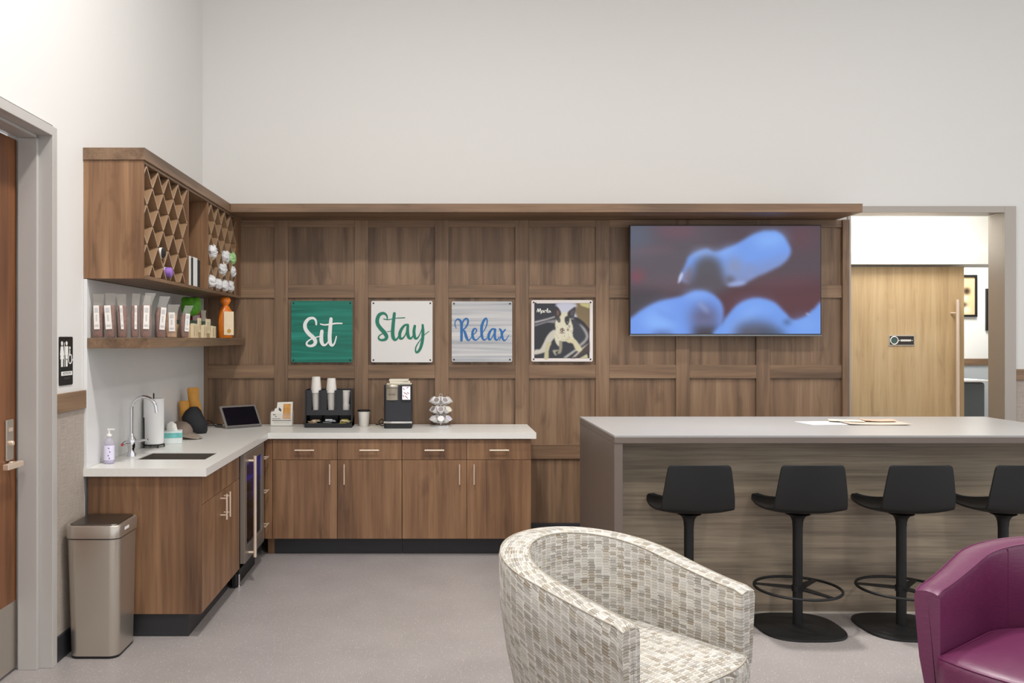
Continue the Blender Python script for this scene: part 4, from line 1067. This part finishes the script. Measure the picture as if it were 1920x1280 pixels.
# green-topped bag, maroon bag, pale pouch, orange bag
t = thing('treat_bag', 'clear bag of tan chews with bright green shredded top, under the cubby', 'bag', (-1.685, 5.9, SHZ), .4)
build('plastic_film', pouch(MB(), .128, .06, .15, neck=.99, seed=31, top=.75), FILM, t, smooth=True)
build('treats', pouch(MB(), .11, .05, .17, neck=.99, seed=33, z0=.003, top=.7), TREAT2, t, smooth=True)
GRN = mat('bright_green_paper', (84, 150, 32), .6, vary=.35, vscale=40)
m = MB(); rs = random.Random(5)
rings = []
for u, a, b in ((0, .5, .5), (.15, .9, .9), (.4, 1, 1), (.75, 1.02, .9), (.93, .95, .6), (1, .8, .3)):
    rings.append([(.064*a*math.cos(2*PI*k/26)*(1+.16*(rs.random()-.5)), .034*b*math.sin(2*PI*k/26)*(1+.4*(rs.random()-.5)), .155+u*.125+.008*(rs.random()-.5)) for k in range(26)])
m.loft(rings); build('green_top', m, GRN, t, smooth=True)
t = thing('treat_bag', 'reddish bag standing in the dark between the green and orange bags', 'bag', (-1.70, 6.06, SHZ), .5)
build('pouch', pouch(MB(), .085, .05, .26, seed=41), mat('maroon_bag', (118, 46, 46), .5, vary=.2), t, smooth=True)
build('sticker', bx(-.025, .025, -.0275, -.0262, .03, .16), mat('pinkish_sticker', (190, 160, 156), .5), t)
t = thing('treat_bag', 'pale grey pouch squeezed in beside the orange bag', 'bag', (-1.70, 6.2, SHZ), .6)
build('pouch', pouch(MB(), .085, .05, .2, seed=43), mat('pale_pouch', (186, 178, 160), .5, vary=.1), t, smooth=True)
t = thing('treat_bag', 'orange gathered bag with cream label at the far end of the shelf', 'bag', (-1.555, 6.345, SHZ), .75)
ORG = mat('orange_film', (226, 122, 26), .35, vary=.12, vscale=20, spec=.6)
rs = random.Random(9); rings = []
for z, a, b in ((0, .052, .03), (.01, .058, .036), (.12, .06, .036), (.19, .055, .033), (.225, .034, .02), (.24, .02, .014), (.255, .032, .022), (.275, .042, .028), (.295, .036, .02), (.303, .018, .01)):
    rings.append([(a*math.cos(2*PI*k/24)*(1+.1*(rs.random()-.5)), b*math.sin(2*PI*k/24)*(1+.15*(rs.random()-.5)), z) for k in range(24)])
build('pouch', MB().loft(rings), ORG, t, smooth=True)
lb = build('sticker', bx(-.036, .046, -.0405, -.0372, .02, .195), mat('cream_sticker', (236, 214, 180), .45, vary=.05, vscale=30), t, bevel=.006)
build('emblem', MB().prism([(.006+.016*math.cos(2*PI*k/18), .05+.016*math.sin(2*PI*k/18)) for k in range(18)], -.0415, -.0406, 'xz'), mat('gold_emblem', (200, 150, 60), .5), lb)
# row of little cream boxes with a dark green tray behind
DG = mat('dark_green_card', (34, 62, 50), .5); CRM = mat('cream_card', (226, 210, 178), .5)
tag(build('display_box', MB().box(-.03, .03, 0, .66, 0, .085).box(-.03, .03, 0, .66, .085, .112, 1), [mat('tan_card', (196, 170, 126), .5), DG], None, (-1.582, 5.30, SHZ), bevel=.001), 'long low tan display box with dark green top band on the shelf', 'box')
k = 0
for y, z0, h, w in ((5.42, 0, .092, .03), (5.462, 0, .09, .028), (5.503, 0, .09, .028), (5.575, .036, .094, .05), (5.66, 0, .085, .03), (5.705, 0, .088, .03), (5.775, .03, .098, .036), (5.83, .03, .098, .032), (5.885, 0, .082, .04), (5.94, 0, .08, .036)):
    if z0:
        o = MB().box(0, .012, 0, w, z0, z0+h).box(.0121, .0126, w*.3, w*.7, z0+h*.2, z0+h*.8, 1)
    else: o = MB().box(0, .02, 0, w, 0, h).box(.0201, .0206, w*.25, w*.7, h*.15, h*.85, 1)
    b = build('chew_box', o, [CRM, mat('tan_print', (196, 168, 120), .5)], None, (-1.551, y, SHZ), bevel=.0008)
    tag(b, ('first slim cream chew box beside the small leaning bag', 'second slim cream chew box in the row of three', 'third slim cream chew box, just before the wide hanging one', 'wide cream chew box held up on the display box front', 'slim cream chew box right after the wide hanging one', 'slim cream chew box before the pair held higher up', 'first of the two cream boxes held up near the orange bag', 'second of the two cream boxes held up near the orange bag', 'low cream chew box under the raised pair end', 'last cream chew box, next to the orange bag')[k], 'box', 'small cream chew boxes on the shelf'); k += 1
# ------------------------------------------------------------------ things in the lattice cabinet
def bundle(label, y, z, seed, c=None, r=.05):
    rs = random.Random(seed); rings = []; nn = 16
    for u, a in ((0, .55), (.05, .85), (.3, 1), (.6, .95), (.85, 1.05), (.97, .85), (1.03, .45)):
        rings.append([(-.12+.15*u+.012*(rs.random()-.5), r*a*math.cos(2*PI*k/nn)*(1+.3*(rs.random()-.5)), r*a*math.sin(2*PI*k/nn)*(1+.3*(rs.random()-.5))) for k in range(nn)])
    o = build('wrapped_bundle', MB().loft(rings), c or mat('white_wrapping', (222, 214, 210), .6, vary=.22, vscale=22), None, (UX-.022, y, z))
    tag(o, label, 'bundle', 'white wrapped bundles in the lattice'); return o
names = iter(['white wrapped bundle highest in the near column of the second lattice', 'white bundle seen at the second cell of the middle row', 'white bundle tucked below the green and white one', 'white bundle in the lowest row, first beside the cubby', 'white bundle in the lowest row, second from the cubby', 'white bundle in the lowest row, third from the cubby', 'white bundle at the far end of the lowest row', 'large white bundle in the middle of the lattice', 'white bundle at the far end above the lowest row'])
for y, z, s_ in ((5.905, 2.165, 1), (6.27, 2.165, 2), (6.18, 2.065, 3), (5.865, 1.957, 4), (6.095-.045, 1.952, 5), (6.235, 1.952, 6), (6.405, 1.955, 7)):
    bundle(next(names), y, z, s_, r=.042 if z < 2 else .05)
bundle('white bundle at the far end above the lowest row', 6.455, 2.07, 12, r=.045)
bundle('green and white wrapped bundle at the far end of the lattice', 6.46, 2.17, 11, mat('green_wrapping', (150, 190, 130), .6, vary=.3, vscale=14), .05)
t = thing('rolled_item', 'small purple rolled item lying in the lowest cell of the near lattice', 'roll', (UX-.01, 4.895, 1.945))
build('roll', MB().lathe([(.024, -.09), (.029, -.08), (.030, .0), (.027, .022), (.016, .028)], (0, 0, 0), 18, axis='x'), mat('purple_wrap', (150, 110, 190), .4, vary=.15, vscale=40), t, smooth=True)
build('band', MB().lathe([(.0305, -.03), (.0312, -.028), (.0312, -.012), (.0305, -.01)], (0, 0, 0), 18, axis='x', cap=False), WHITE, t)
t = thing('rolled_item', 'black and white small roll in the near lattice above the purple one', 'roll', (UX-.02, 4.79, 2.045))
build('roll', MB().lathe([(.02, -.09), (.03, -.08), (.03, .02), (.018, .028)], (0, 0, 0), 16, axis='x'), mat('black_wrap', (30, 28, 28), .5), t, smooth=True)
build('band', MB().lathe([(.0305, -.0), (.0312, .0), (.0312, .016), (.0305, .016)], (0, 0, 0), 16, axis='x', cap=False), WHITE, t)
CUBZ = UZ0+.0195
for y, w, d, h, c, tilt, lb in ((5.31, .014, .16, .19, (38, 36, 34), 0, 'black folder against the near divider of the cubby'), (5.345, .03, .17, .185, (226, 222, 214), 0, 'first white booklet in the cubby'),
                          (5.41, .012, .16, .18, (52, 50, 48), 0, 'thin dark booklet between the white ones in the cubby'), (5.432, .085, .17, .185, (232, 232, 230), 0, 'thick white binder in the cubby'), (5.53, .05, .165, .175, (40, 40, 40), 0, 'black binder at the far side of the cubby')):
    b = build('booklet', MB().box(-d, 0, 0, w, 0, h, 0).box(-d+.004, -.003, w*.12, w*.88, h-.004, h+.0008, 1), [mat('cover%d' % c[0], c, .45), WHITE], None, (UX-.012, y, CUBZ), bevel=.0012)
    tag(b, lb, 'booklet', 'booklets in the cubby')

# ------------------------------------------------------------------ things on the worktop
CT = CT1+.0004
# soap bottle
t = thing('soap_bottle', 'clear lavender pump bottle at the near corner of the worktop', 'bottle', (-1.762, 4.62, CT))
CLR = film_mat('clear_lavender', (.86, .84, .97), .3)
build('bottle', MB().lathe([(.024, 0), (.027, .004), (.027, .115), (.022, .13), (.013, .138), (.013, .146)], n=24), CLR, t, smooth=True)
build('liquid', MB().lathe([(.0235, .003), (.0255, .008), (.0255, .09), (.0, .0905)], n=24, cap=False), mat('lavender_liquid', (212, 206, 232), .2), t, smooth=True)
lb = build('label', MB().lathe([(.0274, .02), (.0276, .021), (.0276, .098), (.0274, .099)], n=24, cap=False), mat('lilac_label', (222, 217, 238), .4), t, smooth=True)
m = MB()
for k, (a, z) in enumerate(((-1.3, .085), (-1.1, .065), (-1.4, .045), (-1.2, .03))): m.ball((.0278*math.cos(a), .0278*math.sin(a), z), (.003, .002, .004), 8, 5)
build('print', m, mat('violet_print', (78, 62, 130), .5), lb)
build('pump', MB().lathe([(.014, .1465), (.014, .158), (.005, .16), (.005, .18)], n=16).box(-.008, .03, -.006, .006, .18, .189), WHITE, t, bevel=.001)
# paper towel holder
t = thing('paper_towel_holder', 'black wire paper towel holder with a full white roll beside the faucet', 'paper towel holder', (-1.748, 5.31, CT))
m = MB().tube([(.062*math.cos(2*PI*k/32), .062*math.sin(2*PI*k/32), .018) for k in range(32)], .0035, 8, closed=True).tube([(-.062, 0, .018), (.062, 0, .018)], .0035).tube([(0, -.062, .018), (0, .062, .018)], .0035)
m.tube([(0, 0, .018), (0, 0, .335)], .0045)
for a in (.6, 2.2, 3.9, 5.4): m.tube([(.062*math.cos(a), .062*math.sin(a), .018), (.066*math.cos(a), .066*math.sin(a), .0)], .0045, 8)
m.tube([(-.035, -.071, .022), (-.035, -.078, .19)], .004); m.tube([(-.035, -.071, .022), (-.03, -.054, .018)], .004)
build('stand', m, BLACKM, t, smooth=True)
tr_ = tag(build('paper_towel_roll', MB().lathe([(.02, 0), (.059, 0), (.061, .003), (.061, .277), (.059, .28), (.02, .28), (.02, 0)], n=40, cap=False), mat('towel_paper', (248, 248, 247), .85, bump=.3, bscale=300), None, (-1.748, 5.31, CT+.0222), smooth=True), 'white paper towel roll standing on the black wire holder', 'paper towel roll')
# tissue box
t = thing('tissue_box', 'small white and teal tissue box with a tissue sticking out beside the cap', 'tissue box', (-1.69, 5.52, CT), .25)
build('box', bx(-.055, .055, -.055, .055, 0, .08), mat('tissue_white', (226, 234, 232), .5), t, bevel=.003)
build('band', MB().box(-.0555, .0555, -.0555, .0555, .035, .072), mat('teal_band', (110, 186, 182), .5, vary=.18, vscale=30), t, bevel=.003)
rings = []
rs = random.Random(2)
for z, a, b in ((.0805, .03, .012), (.1, .034, .016), (.122, .026, .012), (.138, .008, .005)): rings.append([(a*math.cos(2*PI*k/14)*(1+.3*(rs.random()-.5))-.01*z/.1, b*math.sin(2*PI*k/14)*(1+.4*(rs.random()-.5)), z) for k in range(14)])
build('tissue', MB().loft(rings), WHITE, t)
# cap
t = thing('cap', 'taupe cloth cap lying on the worktop beside the gloves', 'cap', (-1.728, 5.78, CT+.009), -.35)
m = MB(); rings = []
for z, a in ((-.009, 1), (.02, 1.0), (.05, .95), (.078, .78), (.098, .5), (.106, .15)): rings.append([(.085*a*math.cos(2*PI*k/28), .098*a*math.sin(2*PI*k/28), z) for k in range(28)])
build('crown', m.loft(rings), mat('taupe_cloth', (134, 118, 106), .85, vary=.05, bump=.3), t, smooth=True)
rings = []
for i in range(9):
    u = i/8; w = .075*math.cos((u-.1)*PI/2*.9); rings.append([(.06+.11*u, -w, .028-.022*u-.01), (.06+.11*u, 0, .034-.02*u-.004), (.06+.11*u, w, .028-.022*u-.01), (.06+.11*u, w, .024-.022*u-.01), (.06+.11*u, 0, .029-.02*u-.004), (.06+.11*u, -w, .024-.022*u-.01)])
build('visor', MB().loft(rings), mat('taupe_cloth_light', (150, 136, 122), .85), t, smooth=True)
# gloves: black palms with mustard cuffs and fingers
t = thing('work_gloves', 'mustard yellow and black work gloves propped up against the backsplash', 'gloves', (-1.72, 6.06, CT), .6)
YEL = mat('mustard_leather', (206, 146, 58), .6, vary=.14, vscale=18, bump=.4, bscale=60); BKG = mat('black_glove', (26, 25, 30), .6, vary=.2, bump=.3)
def lump(pts, n=14, seed=0):
    rs = random.Random(seed); return MB().loft([[(p[0]+p[3]*math.cos(2*PI*k/n)*(1+.06*(rs.random()-.5)), p[1]+p[4]*math.sin(2*PI*k/n), p[2]) for k in range(n)] for p in pts])
build('cuff', lump([(.05, .02, .02, .03, .025), (.045, .02, .1, .045, .028), (.025, .02, .18, .045, .026), (.015, .02, .25, .04, .022), (.012, .02, .31, .044, .018), (.012, .02, .325, .038, .012)], seed=1), YEL, t, smooth=True)
build('cuff', lump([(-.03, .0, .03, .03, .025), (-.045, .0, .1, .038, .026), (-.055, .0, .17, .036, .024), (-.06, .0, .225, .036, .018), (-.06, .0, .235, .03, .01)], seed=2), YEL, t, smooth=True)
build('palm', lump([(.06, -.03, .0, .03, .02), (.035, -.035, .02, .062, .03), (.01, -.035, .07, .088, .034), (-.01, -.035, .12, .078, .032), (-.005, -.03, .165, .056, .026), (.002, -.03, .192, .024, .012)], seed=3), BKG, t, smooth=True)
# tablet
t = thing('tablet_display', 'grey framed tablet leaning back on the worktop, dark screen', 'tablet', (-1.442, 6.455, CT), math.atan2(.19, .232))
tilt = math.radians(-36)
M = Matrix.Rotation(tilt, 4, 'X')
build('frame', MB().prism(rrect(-.15, .15, 0, .195, .008, 4), -.009, .003, 'xz').move(M), mat('tablet_grey', (128, 122, 118), .4, .3), t, bevel=.002)
build('screen', MB().prism(rrect(-.133, .133, .02, .178, .003, 3), -.0105, -.0092, 'xz').move(M), mat('dark_screen', (12, 12, 22), .12, spec=.6), t)
build('stand', MB().box(-.14, .14, -.006, .012, 0, .012).prism([(.01, .002), (.115, .002), (.085, .12), (.075, .12)], -.06, .06, 'yz'), mat('tablet_dark', (70, 68, 68), .5), t, bevel=.002)
c = build('charging_cable', MB().tube([tuple(p) for p in crom([(-1.60, 6.44, CT+.006), (-1.66, 6.47, CT+.007), (-1.70, 6.52, CT+.03), (-1.73, 6.50, CT+.05), (-1.76, 6.52, CT+.02), (-1.72, 6.58, CT+.005), (-1.64, 6.60, CT+.005), (-1.70, 6.66, CT+.005)], 6)], .0035, 8), BLACKM, None, smooth=True)
tag(c, 'black cable curling on the worktop behind the tablet', 'cable')
# brochure holder
t = thing('brochure_holder', 'clear holder with white stepped flyer showing an orange picture', 'brochure holder', (-1.178, 6.56, CT))
build('holder', MB().box(-.087, .087, -.004, -.001, 0, .10).box(-.087, .087, -.004, .05, 0, .003).box(-.087, .087, .046, .05, 0, .12), film_mat('clear_acrylic', (1, 1, 1), .12), t)
f = build('flyer', MB().prism([(-.082, .004), (.082, .004), (.088, .188), (-.03, .184), (-.035, .14), (-.05, .136), (-.055, .115), (-.08, .11)], .0, .002, 'xz'), mat('flyer_white', (234, 230, 222), .45), t)
m = MB().prism([(.008, .055), (.07, .055), (.072, .172), (.016, .172)], -.0006, -.0001, 'xz')
build('picture', m, mat('orange_cat_picture', (206, 140, 74), .5, vary=.35, vscale=35), f)
build('print', MB().box(-.072, .075, -.0006, -.0001, .04, .047).box(-.066, -.045, -.0006, -.0001, .085, .092).box(-.05, -.036, -.0006, -.0001, .072, .078).box(-.072, -.005, -.0006, -.0001, .056, .06).prism([(-.022, .125), (-.002, .11), (.0, .13), (-.018, .145)], -.0006, -.0001, 'xz').box(-.06, .06, -.0006, -.0001, .026, .028), mat('dark_ink', (84, 80, 78), .5), f)
# cup organizer
t = thing('cup_organizer', 'black three-tower cup and condiment organizer on the white worktop', 'organizer', (-.805, 6.45, CT))
w2 = .178
m = MB().box(-w2, -w2+.006, .02, .21, 0, .285).box(w2-.006, w2, .02, .21, 0, .285).box(-w2, w2, .205, .21, 0, .285)
for x in (-.062, .058): m.box(x-.003, x+.003, .05, .205, .125, .283)
m.box(-w2+.006, w2-.006, .045, .205, .112, .118)
xs = [-.178, -.062, .058, .178]
for i in range(3):
    a, b_ = xs[i], xs[i+1]; c0, c1 = a+.050, b_-.018
    m.box(a, c0-.002, .04, .046, .1302, .28).box(c1+.003, b_, .04, .046, .1302, .28)
m.box(-w2, w2, .04, .046, .09, .13)
build('body', m, mat('organizer_black', (40, 40, 44), .4), t, bevel=.0015)
m = MB().box(-w2, w2, .0, .2, 0, .006)
for x in (-.178, -.062, .058, .172): m.prism([(0, .006), (.2, .006), (.2, .09), (.12, .06), (0, .03)], x, x+.006, 'yz')
m.box(-w2, w2, -.004, .002, 0, .034)
build('tray', m, BLACK, t, bevel=.0012)
def sachets(label, x, c, seed):
    rs = random.Random(seed); m = MB()
    for k in range(13):
        M_ = Matrix.Translation((x+rs.uniform(-.026, .026), 6.45+.05+rs.uniform(-.028, .03), CT+.012+k*.0034)) @ Matrix.Rotation(rs.uniform(-1, 1), 4, 'Z') @ Matrix.Rotation(rs.uniform(-.35, .35), 4, 'X')
        b = MB().box(-.026, .026, -.015, .015, -.0015, .0015, k % 2).move(M_); m.add(b.v, b.f, k % 2)
    o = build('sachets', m, c); tag(o, label, 'sachets'); o['kind'] = 'stuff'
sachets('heap of tan sugar sachets in the tray under the first cup tower', -.805-.118, [mat('tan_sachet', (206, 170, 132), .5), mat('cream_sachet', (234, 222, 200), .5)], 1)
sachets('heap of white and grey creamer sachets in the middle tray', -.805, [mat('white_sachet', (216, 216, 218), .5), mat('grey_sachet', (176, 178, 182), .5)], 2)
sachets('heap of yellow sweetener sachets in the tray nearest the single cup', -.805+.115, [mat('yellow_sachet', (222, 208, 104), .5), mat('cream_sachet', (234, 222, 200), .5)], 3)
CUP = mat('white_paper_cup', (234, 229, 222), .5)
def cup_geo(m, z0, h=.115, rt=.043, rb=.029, up=False):
    if up: pr = [(rb, 0), (rb+.001, .002), (rt, h-.004), (rt+.002, h-.002), (rt+.002, h), (rt-.001, h)]
    else: pr = [(rt+.002, 0), (rt+.002, .003), (rt, .005), (rb, h)]
    return m.lathe([(r, z+z0) for r, z in pr], n=26)
def stack(label, x, n, zb, step=.0, rt=.043, h=.115):
    t = thing('cup_stack', label, 'cup stack', (x, 6.555, CT+zb), 0, 'stacks of white paper cups in the organizer')
    z = 0
    build('cup', cup_geo(MB(), 0, .11, .036, .027, False) if False else MB().lathe([(.026, 0), (.037, .135), (.0385, .137)], n=26), CUP, t, smooth=True)
    return t
SX_ = [-.805-.105, -.805+.012, -.805+.122]
t = stack('tall stack of white paper cups in the tower nearest the flyer', SX_[0], 1, .119)
build('cup', MB().lathe([(.039, .1375), (.0425, .139), (.042, .142), (.031, .262)], n=26), CUP, t, smooth=True)
t = stack('stack of white paper cups in the middle organizer tower', SX_[1], 1, .119)
build('cup', MB().lathe([(.039, .1375), (.0425, .139), (.042, .142), (.031, .25)], n=26), CUP, t, smooth=True)
t = thing('cup_stack', 'short stack of upright small paper cups in the last organizer tower', 'cup stack', (SX_[2], 6.555, CT+.119), 0, 'stacks of white paper cups in the organizer')
build('cup', MB().lathe([(.03, 0), (.031, .002), (.032, .05)], n=26), CUP, t, smooth=True)
build('cup', MB().lathe([(.026, .0505), (.036, .148), (.0395, .15), (.0395, .155), (.02, .156)], n=26), CUP, t, smooth=True)
# single cup with black rim
t = thing('paper_cup', 'single white paper cup with black lid between organizer and coffee machine', 'cup', (-.545, 6.57, CT))
build('cup', MB().lathe([(.034, 0), (.036, .002), (.047, .112), (.0475, .114)], n=30), CUP, t, smooth=True)
build('lid', MB().lathe([(.0495, .1142), (.0505, .116), (.0495, .122), (.044, .126), (.03, .126)], n=30), BLACK, t, smooth=True)
tag(build('napkin', bx(-.05, .05, -.035, .035, 0, .0015), mat('beige_napkin', (226, 214, 190), .7), None, (-.452, 6.53, CT), (0, 0, .15)), 'flat beige napkin beside the single paper cup', 'napkin')
# coffee machine
t = thing('coffee_machine', 'black and steel single-serve coffee machine with touch screen', 'coffee machine', (-.276, 6.395, CT))
w = .105
build('base', MB().prism(rrect(-w, w, .0, .26, .02, 4), 0, .038, 'xy'), BLACK, t, bevel=.002)
build('drip_tray', MB().prism([(-w-.002, .012), (-w-.002, .0), (-.05, -.012), (.05, -.012), (w+.002, .0), (w+.002, .012)], .0385, .052, 'xy'), mat('silver_trim', (206, 204, 200), .3, .7), t, bevel=.002)
build('body', MB().prism(rrect(-w, w, .012, .26, .018, 4), .0525, .325, 'xy'), mat('machine_black', (40, 40, 46), .38), t, bevel=.002)
hd = build('brew_head', MB().lathe([(.06, .212), (.062, .215), (.062, .30), (.063, .302), (.063, .318), (.058, .326)], (-.043, .055, 0), 36), mat('warm_steel', (190, 180, 164), .36, .7), t, smooth=True)
build('lid_line', MB().lathe([(.0635, .302), (.0637, .303), (.0637, .306), (.0635, .307)], (-.043, .055, 0), 36, cap=False), mat('dark_line', (90, 86, 80), .4), hd)
text('lettering', 'KEURIG', .016, mat('dark_line', (90, 86, 80), .4), hd, (-.043, -.0078, .254), (PI/2, 0, 0), .0004)
sc_ = build('screen_housing', MB().box(.024, w-.001, .0, .0118, .205, .322), BLACK, t, bevel=.003)
build('screen', bx(.033, w-.012, -.002, -.0002, .216, .315), mat('bright_screen', (225, 215, 220), .3, emis=(225, 214, 222), es=.5), sc_)
m = MB()
for a in ([(.04, .30), (.05, .292)], [(.066, .303), (.078, .31)], [(.045, .27), (.06, .262), (.07, .255)], [(.038, .25), (.046, .235)], [(.055, .245), (.075, .225)], [(.072, .27), (.082, .262)]):
    stroke(m, [(p[0], p[1], .005) for p in a], .004, -.0028, -.0021, 4)
build('icons', m, mat('dark_red_icon', (140, 74, 88), .5), sc_, fix=False)
c = build('power_cable', MB().tube([tuple(p) for p in crom([(-.385, 6.60, CT+.004), (-.41, 6.56, CT+.005), (-.43, 6.58, CT+.03), (-.41, 6.62, CT+.05), (-.40, 6.64, CT+.02), (-.44, 6.64, CT+.005), (-.46, 6.66, CT+.005)], 5)], .0035, 8), BLACKM, None, smooth=True); tag(c, 'black cable bunched beside the coffee machine', 'cable')
cz = CT+.326
for k, (dx, w_, h_, rz) in enumerate(((0, .19, .006, .0), (.004, .155, .017, .05), (-.002, .145, .016, -.03))):
    b = build('napkin_stack', bx(-w_/2, w_/2, -.06, .06, 0, h_-.0006), mat('cream_paper_stack', (230, 222, 204), .6, vary=.05), None, (-.27+dx, 6.53, cz), (0, 0, rz), bevel=.002)
    tag(b, ('wide thin white sheet pile lying directly on the coffee machine', 'middle cream paper pile on top of the coffee machine', 'uppermost cream paper pile on top of the coffee machine')[k], 'paper', 'paper piles on the coffee machine'); cz += h_
# pod carousel
t = thing('pod_carousel', 'chrome three-tier carousel holding coffee pods on the worktop', 'pod carousel', (.047, 6.575, CT))
m = MB().lathe([(.075, 0), (.078, .003), (.078, .009), (.07, .012)], n=36)
m.tube([(0, 0, .01), (0, 0, .225)], .005, 10)
m.tube([(.012*math.cos(a), 0, .236+.012*math.sin(a)) for a in [2*PI*k/20 for k in range(20)]], .003, 8, closed=True)
tiers = (.035, .105, .175); NP = 7
for z in tiers:
    m.tube([(.062*math.cos(2*PI*k/28), .062*math.sin(2*PI*k/28), z-.006) for k in range(28)], .002, 6, closed=True)
    for k in range(NP):
        a = 2*PI*(k+.5)/NP; m.tube([(.004*math.cos(a), .004*math.sin(a), z-.006), (.062*math.cos(a), .062*math.sin(a), z-.006)], .0018, 6)
build('frame', m, CHROME, t, smooth=True)
podc = [mat('pod_white', (232, 228, 228), .4), mat('pod_cream', (230, 222, 196), .4), mat('pod_lilac', (204, 196, 220), .4), mat('pod_dark', (150, 138, 138), .4)]
FOIL = mat('pod_rim', (236, 234, 232), .35)
pods = []
for ti, z in enumerate(tiers):
    for k in range(NP):
        a = -PI/2+2*PI*(k+(.5 if ti == 2 else 0))/NP
        ps = []
        m = MB().lathe([(.016, 0), (.017, .002), (.0225, .038), (.0255, .0385), (.0255, .0405)], n=20).lathe([(.021, .0406), (.021, .0412)], n=20, mi=1)
        o = build('coffee_pod', m, [FOIL, podc[(k*2+ti*3) % 4 if ti < 2 else (0 if k % 3 else 3)]], None, smooth=True)
        R_ = Matrix.Rotation(a, 4, 'Z') @ Matrix.Translation((.045, 0, z+.006)) @ Matrix.Rotation(math.radians(52), 4, 'Y')
        o.matrix_world = Matrix.Translation((.047, 6.575, CT)) @ R_
        tag(o, '%s tier coffee pod, lid turned %s' % (('bottom', 'middle', 'top')[ti], ('straight to the room', 'to the room and the bar', 'mostly toward the bar', 'to the wall and the bar', 'to the wall and coffee machine', 'mostly toward the coffee machine', 'to the room and coffee machine')[k]), 'coffee pod', 'coffee pods on the carousel, ' + ('bottom', 'middle', 'top')[ti]+' tier')
